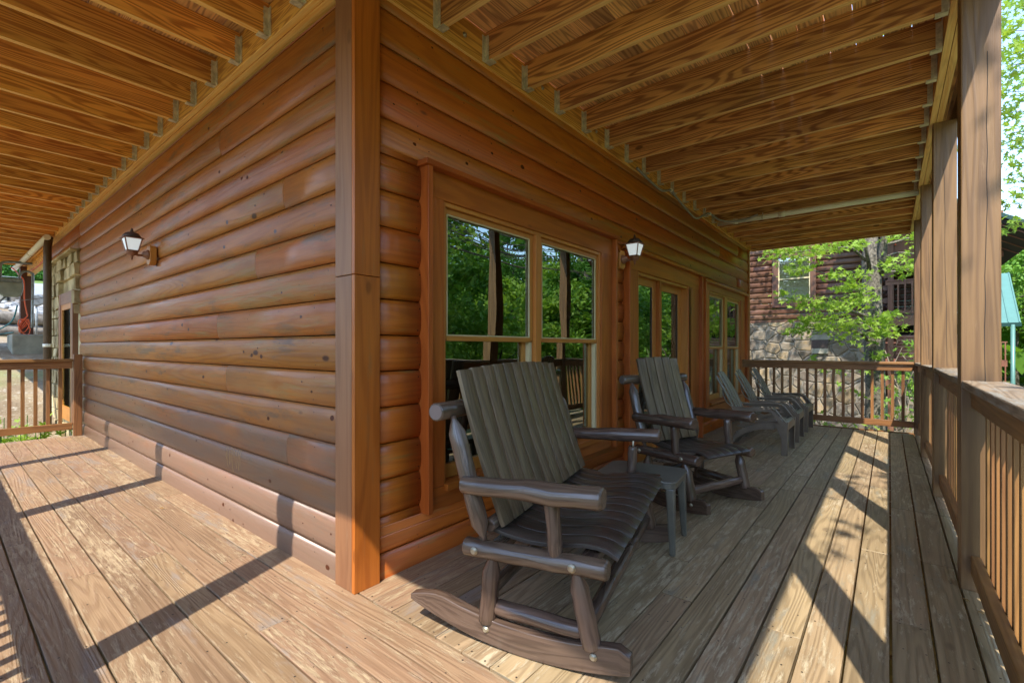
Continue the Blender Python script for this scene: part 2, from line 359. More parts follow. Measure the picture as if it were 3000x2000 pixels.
# ================================================================== TERRAIN
def smooth(a,b,t):
    t=max(0,min(1,(t-a)/(b-a))); return t*t*(3-2*t)
WEST=[(-400,30),(-120,16),(-60,8.5),(-37,5.0),(-33.5,4.75),(-27,3.95),(-21,3.1),(-20,2.75),(-19.5,2.62),(-17.2,2.05),(-16.9,1.5),(-16,1.45),(-12,1.12),(-7.2,-.45),(-6,-1.1),(-2,-1.3),(400,-1.3)]
def zg(x,y):
    for (x0,z0),(x1,z1) in zip(WEST,WEST[1:]):
        if x0<=x<=x1: z=z0+(z1-z0)*(x-x0)/(x1-x0); break
    else: z=30 if x<0 else -1.3
    if x>-2:
        z=-1.3-.5*smooth(3,9,y)-.12*max(0,min(x-2.5,28))
        z+=smooth(38,180,math.hypot(x,y))*26
    if x<=-2:
        z+=smooth(40,200,abs(y))*12
        if y>3 and x>-8: z=min(z,-1.3-.5*smooth(3,9,y))
    return z+.05*math.sin(x*1.7+y*.9)*math.cos(y*1.3)
def axis(lo,hi,fl,fh,step):
    a=[];v=fl
    while v<=fh: a.append(v); v+=step
    s=step;v=a[0]
    while v>lo: s*=1.35; v-=s; a.insert(0,v)
    s=step;v=a[-1]
    while v<hi: s*=1.35; v+=s; a.append(v)
    return a
g=MB(); xs=axis(-400,400,-36,20,.5); ys=axis(-400,400,-8,26,.6)
for x in xs:
    for y in ys: g.v.append((x,y,zg(x,y)))
ny=len(ys)
for i in range(len(xs)-1):
    for j in range(ny-1):
        a=i*ny+j; g.face((a,a+ny,a+ny+1,a+1),[(0,0)]*4,(.5,.5),True)
t=NT('earth_and_grass'); tc=t.n('ShaderNodeTexCoord').outputs['Object']; sx=t.n('ShaderNodeSeparateXYZ',i={0:tc})
n=t.noise(tc,1.3,6,.7); n2=t.noise(tc,.35,3,.6)
dirt=t.mix(t.ramp(n,(.35,.65)),(.33,.255,.165),(.20,.15,.095)); dirt=t.mix(t.ramp(t.noise(tc,9,3,.7),(.55,.7)),dirt,(.38,.34,.27))
gr=t.mix(t.ramp(n,(.35,.65)),(.10,.17,.03),(.17,.20,.06))
litter=t.mix(t.ramp(n,(.35,.65)),(.20,.16,.10),(.30,.25,.15))
west=t.ramp(sx.outputs[0],(-27.5,-26.5,1.,0.)); 
nearw=t.ramp(sx.outputs[0],(-5.,-3.,1.,0.))
c=t.mix(nearw,t.mix(t.ramp(n2,(.45,.6)),litter,(.10,.20,.04)),dirt); c=t.mix(t.math('MULTIPLY',t.ramp(n2,(.5,.62)),.5),c,gr); c=t.mix(west,c,gr)
t.col(c); t.sp(Roughness=.95,Specular_IOR_Level=.2); t.bump(t.noise(tc,7,5,.7),.8,.05)
tag(g.build('ground',t.m,fix=False),kind='structure')
# driveway sheet and road strip on the western bank
for nm,m,x0,x1,dz in (('driveway','drive',-26.6,-20.2,.03),('road','road',-33.6,-31.6,.05)):
    s=MB(); k=0; xx=[x0+(x1-x0)*i/12 for i in range(13)]; yy=[-40+80*i/40 for i in range(41)]
    for x in xx:
        for y in yy: s.v.append((x,y,zg(x,y)+dz+.05))
    for i in range(12):
        for j in range(40):
            a=i*41+j; s.face((a,a+41,a+42,a+1),[(0,0)]*4,(.5,.5),True)
    tag(s.build(nm,M[m],fix=False),kind='structure')

# ================================================================== DECK FLOOR
def dz(y): return -.012*max(0,y-3.2)
def boardrow(mb,lo,hi,fixed0,fixed1,along,cuts=None,z1=0.,th=.036,jit=.0012):
    p=lo; cuts=cuts or []
    stops=[lo]+[c for c in cuts if lo<c<hi]+[hi]
    for a,b in zip(stops,stops[1:]):
        if along=='x':
            zt_=z1+(rng.random()-.5)*jit; mb.box(a+.0015,b-.0015,fixed0,fixed1,z1-th,zt_,0)
            sc=[a+.02]+[k_*.405-.07 for k_ in range(-17,7) if a+.1<k_*.405-.07<b-.1]+[b-.02]
            for p_ in sc:
                for q_ in (fixed0+.028,fixed1-.028): mb.dot((p_+rng.uniform(-.006,.006),q_+rng.uniform(-.006,.006),zt_),(0,0,1),rng.uniform(.003,.0045))
        else:
            za,zb=dz(a),dz(b); z=z1+(rng.random()-.5)*jit; f0,f1=fixed0,fixed1
            a+=.0015;b-=.0015
            P=[(f0,a,za-th),(f1,a,za-th),(f1,b,zb-th),(f0,b,zb-th),(f0,a,za+z),(f1,a,za+z),(f1,b,zb+z),(f0,b,zb+z)]
            mb.hexa(P,(f1-f0,b-a,th),1)
            sc=[a+.02]+[k_*.405+.32 for k_ in range(18) if a+.1<k_*.405+.32<b-.1]+[b-.02]
            for p_ in sc:
                for q_ in (f0+.028,f1-.028): mb.dot((q_+rng.uniform(-.006,.006),p_+rng.uniform(-.006,.006),za+z+(zb-za)*(p_-a)/(b-a)+.0006),(0,0,1),rng.uniform(.003,.0045))
d=MB(); k=0; y=.02
W=.146
while y>-1.75:
    cuts=[]; x=-6.5+rng.choice([0,.6,1.2,1.8,2.4])+.6
    while x<2.2: cuts.append(round(x/.405)*.405-.05); x+=rng.choice([2.0,2.4,3.2,3.6])
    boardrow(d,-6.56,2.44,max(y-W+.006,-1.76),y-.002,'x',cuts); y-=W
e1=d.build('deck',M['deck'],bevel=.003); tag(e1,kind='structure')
d=MB(); xs_=[-.02]; x=.12
edges=[.255,.40,.547,.694,.84,.985,1.130,1.277,1.423,1.568,1.714,1.857,1.995,2.129,2.263,2.36,2.45]
prev=.11
d0=[(-.03,.11)]+list(zip([.11]+edges[:-1],edges))
for i,(a,b) in enumerate(d0):
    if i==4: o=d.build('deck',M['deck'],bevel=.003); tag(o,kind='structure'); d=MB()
    gap=.004 if b<1.3 else .009
    cuts=[]; yy=.4+rng.random()*3
    while yy<7: cuts.append(round((yy-.544)/.405)*.405+.544); yy+=rng.choice([1.6,2.4,3.2])
    cuts+= [3.2] if False else []
    boardrow(d,.026,7.47,a+gap/2,b-gap/2,'y',sorted(set(cuts+[3.19])) if True else cuts)
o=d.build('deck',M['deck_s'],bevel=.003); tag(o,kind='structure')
# deck frame: rim boards and joists below the boards
f=MB()
f.box(-6.54,2.42,-1.74,-1.70,-.26,-.037,0).box(2.38,2.42,-1.69,7.4,-.3,-.037-.06,1).box(-6.54,-6.50,-1.69,-.01,-.26,-.037,1)
f.box(-.03,2.37,7.36,7.40,-.33,-.09,0)
for i in range(20): yy=.3+.405*i; f.box(-.02,2.37,yy,yy+.038,-.26+dz(yy)-.01,-.038+dz(yy)-.012,0)
for i in range(15): xx=-6.3+.405*i; f.box(xx,xx+.038,-1.69,-.02,-.23,-.038,1)
for (px,py) in ((2.33,-1.6),(2.33,3.8),(2.33,7.2),(-6.4,-1.6),(-2.4,-1.6)):
    f.box(px-.07,px+.07,py-.07,py+.07,-3.2,-.3,2)
tag(f.build('deck',M['rail']),kind='structure')

# ================================================================== CABIN
cabin=empty('log_cabin',(0,0,0),0,'orange stained log sided cabin with the covered porch around its corner','cabin')
CW=.186; Z0=.128-CW
def siding(mb,side,off,lo,hi,z0,z1,holes=(),bulge=.018,outw=1,seg=(5,9),th=.05,cw=CW,zb=Z0,joints=True,n=9,nail=False):
    """side 'x': wall in plane x=off running along y, bulging outw in x ; side 'y': plane y=off, along x"""
    k=0; z=zb
    while z<z1-1e-6:
        za=max(z,z0)+.003; zb_=min(z+cw,z1)-.003
        zc=sorted({za,zb_}|{h for hh in holes for h in (hh[2],hh[3]) if za+.004<h<zb_-.004})
        for a,b in zip(zc,zc[1:]):
          if b-a>.003:
            blocks=[(lo,hi)]
            for (h0,h1,hz0,hz1) in holes:
                if a<hz1-.003 and b>hz0+.003:
                    nb=[]
                    for (p,q) in blocks:
                        if h1<=p or h0>=q: nb.append((p,q))
                        else:
                            if p<h0: nb.append((p,h0))
                            if h1<q: nb.append((h1,q))
                    blocks=nb
            for (p,q) in blocks:
                cur=p
                while cur<q-1e-6:
                    nx=min(q,cur+rng.uniform(*seg)) if joints else q
                    if q-nx<.5: nx=q
                    r=mb.rr(); ou,ov=rng.random()*40,rng.random()*40; base=len(mb.v)
                    zz=[a+(b-a)*i/n for i in range(n+1)]
                    L0=cur+.001; L1=nx-.001
                    for e in(L0,L1):
                        for zi in zz:
                            tt=(zi-z)/cw; bb=bulge*(1-abs(2*tt-1)**3.4)
                            pp=off+outw*bb
                            mb.v.append((pp,e,zi) if side=='x' else (e,pp,zi))
                        pb=off-outw*th
                        for zi in (zz[-1],zz[0]): mb.v.append((pb,e,zi) if side=='x' else (e,pb,zi))
                    m=n+3
                    for i in range(n):
                        v0=(zz[i]-a)*1.12; v1=(zz[i+1]-a)*1.12
                        mb.face((base+i,base+i+1,base+m+i+1,base+m+i),[(ou,ov+v0),(ou,ov+v1),(ou+L1-L0,ov+v1),(ou+L1-L0,ov+v0)],r,True)
                    for (i,j) in((n,n+1),(n+1,n+2),(n+2,0)):
                        mb.face((base+i,base+j,base+m+j,base+m+i),[(ou,ov),(ou,ov+.03),(ou+L1-L0,ov+.03),(ou+L1-L0,ov)],r)
                    if nail:
                        for _ in range(int((nx-cur)/.6)):
                            tt=rng.uniform(.3,.8); zi=z+cw*tt; pj=rng.uniform(cur+.05,nx-.05)
                            if a+.03<zi<b-.03:
                                bb=off+outw*(bulge*(1-abs(2*tt-1)**3.4)+.0004)
                                kr=rng.choice([.004,.006,.009,.012,.016])*rng.uniform(.8,1.1); sl_=-outw*bulge*2*3.4*abs(2*tt-1)**2.4*(1 if tt>.5 else -1)/cw
                                k0=len(mb.v)
                                for q_ in range(9):
                                    da=math.cos(q_*.698)*kr*rng.uniform(1.,1.5); db=math.sin(q_*.698)*kr*rng.uniform(.75,.95)
                                    tq=tt+db/cw; pq=off+outw*(bulge*(1-abs(2*tq-1)**3.4)+.0009)
                                    mb.v.append((pq,pj+da,zi+db) if side=='x' else (pj+da,pq,zi+db))
                                mb.face([k0+q_ for q_ in range(9)],[(0,0)]*9,(1.6,.5))
                        p_=math.ceil(cur/.405)*.405
                        while p_<nx:
                            for tt in (.16,.80):
                                zi=z+cw*tt
                                if a+.01<zi<b-.01:
                                    bb=off+outw*(bulge*(1-abs(2*tt-1)**3.4)); pj=p_+rng.uniform(-.012,.012)
                                    mb.dot((bb,pj,zi) if side=='x' else (pj,bb,zi),(outw,0,(tt-.5)*-.0) if side=='x' else (0,outw,0),rng.uniform(.0025,.0045))
                            p_+=.405
                    mb.face([base+i for i in range(m)],[(ou+.01*i,ov) for i in range(m)],r)
                    mb.face([base+m+i for i in range(m)][::-1],[(ou+.01*i,ov) for i in range(m)],r)
                    cur=nx
        z+=cw
XW=-.032
H1=(.425,2.70,.27,2.205); H2=(2.95,5.24,-.06,2.165); H3=(5.36,7.80,.22,2.115)
s=MB(); siding(s,'x',XW,.135,8.06,-1.6,3.02,holes=[H1,H2,H3],nail=True); s.build('log_siding',M['siding'],cabin)
s=MB(); siding(s,'y',XW*-1+.0,-6.78,-.16,-1.2,2.93,outw=-1,nail=True); 
siding(s,'y',-XW,-9.62,-6.78,2.53,2.93,outw=-1)
s.build('log_siding',M['siding_w'],cabin)
r_=random.Random(9)
for k in range(9):      # pale scratches clawed down the sunlit courses
    x=-1.60+.028*k+r_.uniform(-.008,.008); z=.50-r_.uniform(0,.02); m=MB(); L_=r_.uniform(.07,.16)
    def sy(zq):
        tt=((zq-Z0)/CW)%1; return .032-.018*(1-abs(2*tt-1)**3.4)-.0012
    pz=[z-L_*i/6 for i in range(7)]; px=[x+r_.uniform(-.003,.003)+.006*i*.5 for i in range(7)]
    for i in range(6): m.bar((px[i],sy(pz[i]),pz[i]),(px[i+1],sy(pz[i+1]),pz[i+1]),.0035,.0012,up=(0,-1,0))
    m.build('scratch_mark',M['pale'],cabin)
# corner boards: two lengths butted at 1.53 m
for (a,b) in((-.0,1.53),(1.533,2.98)):
    c_=MB().box(-.166,-.022,0,.028,a,b,2,(.3,.45+a*.04)); c_.build('corner_board',M['trim_w'],cabin,bevel=.003)
    c_=MB().box(-.021,.004,.0,.144,a,b,2,(.6,.5+a*.04)); c_.build('corner_board',M['trim'],cabin,bevel=.003)
MB().box(-.14,-.03,.03,.13,-1.5,2.98,2).build('corner_core',M['dark'],cabin)
MB().box(-.10,-.0,8.062,8.15,-1.6,3.0,2).build('corner_board',M['trim'],cabin,bevel=.003)
# back of the house so that nothing shows through: interior shell
sh=MB(); sh.box(-9.6,-.30,.30,.33,-1.5,3.4,0); sh.v=[]; sh=MB()
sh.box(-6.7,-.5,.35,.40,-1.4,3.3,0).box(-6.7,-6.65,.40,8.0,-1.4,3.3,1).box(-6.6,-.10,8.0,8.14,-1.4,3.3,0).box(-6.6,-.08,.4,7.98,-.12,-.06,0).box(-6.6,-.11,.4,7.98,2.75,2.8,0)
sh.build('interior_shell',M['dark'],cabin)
sh=MB().box(-9.6,-6.72,.32,.4,-1.5,3.3,0).box(-9.62,-9.3,.42,8.1,-1.5,3.3,1).box(-9.2,-6.7,7.9,8.1,-1.5,3.3,0)
sh.build('rear_wall',M['lstone'],cabin)
# upper storey masses (above the porch deck), keeps sky from leaking past the ledger
s=MB(); s.box(-9.6,-.06,.06,8.05,3.2,5.6,1); s.build('upper_storey_wall',M['siding'],cabin)

def window(y0,y1,z0,z1,gl,zt,zm,zb,recess=.05,door=False,casx=.052,inner=.115):
    """double window in the x wall; gl = list of glass openings (y0,y1)"""
    cas=MB(); pr=.045; tk=.034
    # edge boards standing proud round the casing
    cas.box(-.04,pr,y0,y0+tk,z0,z1-.03,2); cas.box(-.04,pr,y1-tk,y1,z0,z1-.03,2)
    cas.box(-.04,pr+.012,y0-.02,y1+.02,z1-.03,z1,1)
    xf=.0
    g0=gl[0][0]-.05; g1=gl[-1][1]+.05
    cas.box(-.05,xf,y0+tk,g0,z0+(.0 if door else .12),zt+.06,2); cas.box(-.05,xf,g1,y1-tk,z0+(.0 if door else .12),zt+.06,2)
    cas.box(-.05,xf+.001,y0+tk,y1-tk,zt+.06,z1-.03,1)
    if not door:
        cas.box(-.05,xf+.003,y0+tk,y1-tk,z0+.0,z0+.118,1)
    o=cas.build('door_casing' if door else 'window',M['trim'],cabin,bevel=.002)
    return o,g0,g1
def sashset(par,gl,zt,zm,zb,g0,g1,xs0=-.03):
    fr=MB(); fr.box(-.13,-.012,g0,g0+.022,zb-.06,zt+.06,2).box(-.13,-.012,g1-.022,g1,zb-.06,zt+.06,2).box(-.13,-.014,g0+.022,g1-.022,zt+.035,zt+.06,1)
    for (a,b),(c,d_) in zip(gl,gl[1:]): fr.box(-.13,-.008,b+.042,c-.042,zb-.06,zt+.035,2)
    fr.build('frame',M['sash'],par,bevel=.002)
    MB().box(-.12,.03,g0,g1,zb-.10,zb-.062,1).build('sill',M['trim'],par,bevel=.003)
    for (a,b) in gl:
        up=MB(); w_=.04; xa,xb=-.07,-.035
        up.box(xa,xb,a-w_,a,zm-.02,zt+.033,2).box(xa,xb,b,b+w_,zm-.02,zt+.033,2).box(xa,xb-.001,a,b,zt,zt+.033,1).box(xa,xb+.001,a,b,zm-.03,zm,1)
        up.build('sash',M['sash'],par,bevel=.002)
        ln=MB(); ln.box(-.045,-.033,a,a+.008,zm,zt,2).box(-.045,-.033,b-.008,b,zm,zt,2).box(-.045,-.033,a+.008,b-.008,zt-.008,zt,1).box(-.045,-.033,a+.008,b-.008,zm,zm+.008,1)
        ln.build('glazing_bead',M['cream'],par)
        MB().box(-.055,-.05,a,b,zm,zt,2).build('pane',M['glass'],par)
        lo=MB(); xa,xb=-.115,-.078; a2,b2=a-.0,b+.0
        lo.box(xa,xb,a2-.03,a2+.03,zb-.06,zm+.01,2).box(xa,xb,b2-.03,b2+.03,zb-.06,zm+.01,2).box(xa,xb-.001,a2+.03,b2-.03,zm-.025,zm+.01,1).box(xa,xb+.001,a2+.03,b2-.03,zb-.06,zb+.02,1)
        lo.build('sash',M['sash'],par,bevel=.002)
        tr=MB(); tr.box(-.076,-.04,b2+.004,b2+.014,zb-.06,zm-.03,2).box(-.076,-.04,b2+.022,b2+.03,zb-.06,zm-.03,2).box(-.076,-.04,a2-.03,a2-.022,zb-.06,zm-.03,2)
        tr.build('sash_track',M['cream'],par)
        MB().box(-.10,-.095,a2+.03,b2-.03,zb+.02,zm-.025,2).build('pane',M['glass'],par)
gl1=[(.632,1.448),(1.598,2.42)]
o,g0,g1=window(*H1,gl1,1.965,1.25,.46); sashset(o,gl1,1.965,1.25,.46,g0,g1); tag(o,'large double window nearest the corner, behind the rocking loveseat')
gl3=[(5.72,6.46),(6.68,7.44)]
o,g0,g1=window(*H3,gl3,1.93,1.19,.46); sashset(o,gl3,1.93,1.19,.46,g0,g1); tag(o,'double window at the far end of the porch wall')
# patio door
o,g0,g1=window(*H2,[(3.30,3.74),(4.2,4.76)],1.90,1,0,door=True)
p=MB(); p.box(-.16,-.01,g0,g0+.03,-.03,1.96,2).box(-.16,-.01,g1-.03,g1,-.03,1.96,2).box(-.16,-.02,g0+.03,g1-.03,1.93,1.96,1).box(-.14,.01,g0,g1,-.06,-.03,1)
p.build('door_frame',M['sash'],cabin,bevel=.002)
for (a,b,xx) in ((3.13,3.90,-.075),(3.96,4.78,-.10)):
    dr=MB(); w_=.105
    dr.box(xx-.035,xx,a,a+w_,-.03,1.93,2).box(xx-.035,xx,b-w_,b,-.03,1.93,2).box(xx-.035,xx-.001,a+w_,b-w_,1.82 if False else 1.85,1.93,1).box(xx-.035,xx-.001,a+w_,b-w_,-.03,.2,1)
    dd=dr.build('door',M['sash'],cabin,bevel=.002); MB().box(xx-.02,xx-.014,a+w_,b-w_,.2,1.85,2).build('pane',M['glass'],dd)
    MB().box(xx-.012,xx-.004,a+w_,a+w_+.01,.2,1.85,2).box(xx-.012,xx-.004,b-w_-.01,b-w_,.2,1.85,2).build('weather_strip',M['lampd'],dd)
MB().box(-.12,-.03,3.90,3.955,-.03,1.93,2).build('door_post',M['trim'],cabin,bevel=.002)
MB().box(-.16,.0,4.79,4.86,-.03,1.93,2).build('door_jamb',M['trim'],cabin,bevel=.002)
# stone bay at the far end of the left wall
def stonewall(name,x0,x1,z0,z1,y,mat,holes=(),par=None,step=.09,amp=.035,th=.25):
    s=MB(); nx=int((x1-x0)/step); nz=int((z1-z0)/step); r=random.Random(3)
    g={}
    for i in range(nx+1):
        for j in range(nz+1):
            x=x0+(x1-x0)*i/nx; z=z0+(z1-z0)*j/nz
            if any(a+.01<x<b-.01 and c+.01<z<d-.01 for a,b,c,d in holes): continue
            g[i,j]=len(s.v); s.v.append((x,y-r.random()*amp,z))
    for i in range(nx):
        for j in range(nz):
            ks=[(i,j),(i+1,j),(i+1,j+1),(i,j+1)]
            if all(k in g for k in ks): s.face([g[k] for k in ks],[(0,0)]*4,(.5,.5))
    # closing top and sides
    s.box(x0,x1,y+.02,y+th,z0,z0+.05,0); s.box(x0+.001,x0+.05,y+.005,y+th,z0+.05,z1,2); s.box(x1-.05,x1-.001,y+.005,y+th,z0+.05,z1,2)
    return s.build(name,M[mat],par,fix=False)
sb=MB(); r_=random.Random(4); z=-1.3
sb.box(-9.5,-6.79,.06,.30,-1.3,2.53,0) if False else None
while z<2.52:
    hh=min(r_.uniform(.13,.30),2.53-z)
    if hh<.05: break
    x=-9.5
    while x<-6.80:
        ww=min(r_.uniform(.16,.42),-6.79-x); pr_=r_.uniform(.0,.045); ya=-pr_
        if not (x+ww>-8.08 and x<-7.02 and z<2.0 and z+hh>.1):
            j=lambda:r_.uniform(-.012,.012)
            P=[(x+.008,ya+j(),z+.008),(x+ww-.008,ya+j(),z+.008),(x+ww-.008,.25,z+.008),(x+.008,.25,z+.008),(x+.008+j(),ya+j(),z+hh-.008),(x+ww-.008+j(),ya+j(),z+hh-.008),(x+ww-.008,.25,z+hh-.008),(x+.008,.25,z+hh-.008)]
            sb.hexa(P,(ww,.3,hh),0)
        elif z<2.0 and x<-8.08: pass
        x+=ww
    z+=hh
sb.box(-9.49,-8.06,.03,.26,-1.3,2.52,0).box(-7.04,-6.8,.03,.26,-1.3,2.52,0).box(-8.05,-7.05,.031,.26,1.99,2.52,0).box(-8.05,-7.05,.031,.26,-1.3,.1,0)
sb.build('stone_wall',M['lstone'],cabin,bevel=.01)
MB().box(-9.56,-6.79,-.08,.02,2.53,2.56,0).build('stone_ledge',M['lstone'],cabin)
sd=MB(); sd.box(-8.16,-7.98,-.03,.05,.1,2.0,2).box(-7.12,-6.98,-.03,.05,.1,2.0,2).box(-7.98,-7.12,-.028,.05,1.83,2.0,0)
sd=sd.build('side_door',M['trim_w'],cabin); tag(sd,'wood framed glazed door set in the stone bay')
MB().box(-7.98,-7.90,-.022,.04,.1,1.83,2).box(-7.20,-7.12,-.022,.04,.1,1.83,2).box(-7.9,-7.2,-.021,.04,1.75,1.83,0).box(-7.9,-7.2,-.021,.04,.1,.3,0).build('frame',M['sash'],sd)
MB().box(-7.9,-7.2,-.017,-.013,.3,1.75,2).build('pane',M['clear'],sd); MB().box(-7.9,-7.2,-.010,-.006,.3,1.75,2).build('curtain',M['pvc'],sd)

# ================================================================== UPPER DECK
ud=empty('upper_deck',(0,0,2.985),0,'timber upper deck seen from below, brown joists over the porch','deck')
def udb(mb,name,mat,parent=None,bevel=0):
    o=mb.build(name,mat,parent or ud,bevel=bevel)
    if parent is None: o.location=(0,0,-2.985)
    return o
def hanger(par,x,y,side):
    h=MB()
    if side=='R':
        h.box(x,x+.002,y-.024,y-.019,2.976,3.14,2);h.box(x,x+.03,y-.0245,y-.0205,2.976,3.14,2);h.box(x,x+.055,y-.024,y+.024,2.976,2.9825,1);h.box(x,x+.03,y+.0205,y+.0245,2.976,3.14,2);h.box(x-.0,x+.004,y-.05,y-.0245,2.976,3.14,2)
        for k in range(4): h.lathe((x+.03,y-.0245,3.0+.035*k),[(.006,0),(.005,.005)],6,ax=(0,-1,0))
    elif side=='B':
        h.box(x-.03,x,y-.0245,y-.0205,2.976,3.14,2);h.box(x-.055,x,y-.024,y+.024,2.976,2.9825,1);h.box(x-.03,x,y+.0205,y+.0245,2.976,3.14,2);h.box(x-.004,x,y-.05,y-.0245,2.976,3.14,2)
    else:
        h.box(x+.0205,x+.0245,y-.03,y,2.976,3.14,2);h.box(x-.024,x+.024,y-.055,y,2.976,2.9825,0);h.box(x-.0245,x-.0205,y-.03,y,2.976,3.14,2);h.box(x+.0245,x+.05,y-.004,y,2.976,3.14,2)
        for k in range(4): h.lathe((x+.0245,y-.03,3.0+.035*k),[(.006,0),(.005,.005)],6,ax=(1,0,0))
    h.build('joist_hanger',M['galv'],par)
ZJ0,ZJ1=2.985,3.168
for i in range(20):
    y=.544+.405*i-.405*0
    if i==0: pass
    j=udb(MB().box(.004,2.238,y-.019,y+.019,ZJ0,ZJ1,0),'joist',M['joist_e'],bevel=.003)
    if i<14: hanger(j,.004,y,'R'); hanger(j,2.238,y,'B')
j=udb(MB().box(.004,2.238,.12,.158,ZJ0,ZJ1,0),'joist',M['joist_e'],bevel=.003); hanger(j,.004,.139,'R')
# joists of the left side
n=31
for i in range(n):
    x=-.825-.403*i
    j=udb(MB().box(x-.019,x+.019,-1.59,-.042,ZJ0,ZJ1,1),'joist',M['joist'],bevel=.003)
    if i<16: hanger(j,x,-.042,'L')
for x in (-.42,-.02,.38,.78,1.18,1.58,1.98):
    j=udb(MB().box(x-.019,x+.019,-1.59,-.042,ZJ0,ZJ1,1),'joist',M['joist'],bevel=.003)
    if x==-.42: hanger(j,x,-.042,'L')
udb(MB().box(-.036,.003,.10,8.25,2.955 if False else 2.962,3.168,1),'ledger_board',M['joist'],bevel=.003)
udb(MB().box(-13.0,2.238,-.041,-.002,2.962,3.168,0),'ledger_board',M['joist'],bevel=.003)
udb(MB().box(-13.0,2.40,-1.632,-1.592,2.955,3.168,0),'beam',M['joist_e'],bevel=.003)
udb(MB().box(-13.0,2.40,-1.78,-1.742,2.93,3.2,0),'rim_board',M['rail'],bevel=.003)
for (a,b) in((-1.59,-.045),(.105,1.895),(2.045,8.27)):
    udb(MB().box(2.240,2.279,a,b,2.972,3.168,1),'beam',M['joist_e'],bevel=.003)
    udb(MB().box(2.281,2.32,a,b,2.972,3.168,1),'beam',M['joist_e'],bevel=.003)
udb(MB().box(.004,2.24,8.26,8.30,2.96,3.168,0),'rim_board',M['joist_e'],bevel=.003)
udb(MB().box(2.405,2.44,-1.70,8.3,2.96,3.21,1),'rim_board',M['post'],bevel=.003)
# ledger bolts
for i in range(10):
    b=MB(); yy=.745+.81*i; b.lathe((.003,yy,3.06+.03*(i%2)),[(.016,0),(.016,.003),(.008,.004),(.008,.012)],10,ax=(1,0,0)); udb(b,'ledger_bolt',M['brass'])
d=MB(); x=.0; gi=0
while x<2.44:
    gap=.003 if x<1.2 else rng.choice([.003,.004,.006,.012])
    L=[.0]; 
    yy=-1.74
    while yy<8.3:
        nx=min(8.3,yy+rng.choice([2.43,3.24,3.6])); d.box(x+gap/2,min(x+.14,2.44)-gap/2,yy+.001,nx-.001,3.169,3.205,1); yy=nx
    x+=.14
udb(d,'decking',M['decking_up'])
d=MB(); y=-.002
while y>-1.8:
    xx=-13.0
    while xx<-.01:
        nx=min(-.005,xx+rng.choice([2.43,3.24,3.6])); d.box(xx+.001,nx-.001,max(y-.138,-1.8),y-.003,3.169,3.205,0); xx=nx
    y-=.14
udb(d,'decking',M['decking_up'])
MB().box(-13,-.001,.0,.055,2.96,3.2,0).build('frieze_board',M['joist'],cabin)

# ================================================================== POSTS
def crack(mb,x0,x1,y,z0,z1): pass
posts=[(2.262,1.9,3.25,'square brown porch post nearest the camera on the right','n'),
 (2.262,3.76,2.97,'second porch post from the right edge, lit down its face','s'),
 (2.262,5.60,2.97,'third porch post along the right railing, yellowish wood','t'),
 (2.262,7.42,2.97,'far porch post at the end railing corner','f'),
 (2.262,-.04,3.25,'porch post beside the camera on the right deck edge','a'),
 (2.262,-1.73,3.25,'porch post at the outer corner of the deck behind the camera','b'),
 (-.12,-1.73,2.95,'porch post on the front edge opposite the cabin corner','c'),
 (-2.53,-1.73,2.95,'porch post on the front edge midway along the left deck','d'),
 (-4.55,-1.73,2.95,'porch post on the front edge near the left end','e'),
 (-6.56,-1.73,2.95,'porch post at the far front corner of the left deck','g')]
for (x,y,h,lb,_) in posts:
    zb=dz(y)-.002
    pm=MB(); pm.box(x,x+.14,y,y+.14,zb,h,2)
    pb=pm.build('porch_post',M['post'],bevel=.006); tag(pb,lb,'post','porch posts')
    # drying crack: a thin proud sliver of dark shadow line
    ck=MB(); r=random.Random(int(y*100)); zz=.9+r.random()*.2; xx=x+.06+r.random()*.03; pts=[]
    while zz<2.6: pts.append((xx,y-.0005,zz)); xx+=r.uniform(-.004,.004); zz+=.12
    for p_,q_ in zip(pts,pts[1:]): ck.bar(p_,q_,.0022,.002,up=(0,-1,0))
    ck.build('crack',M['dark'],pb)

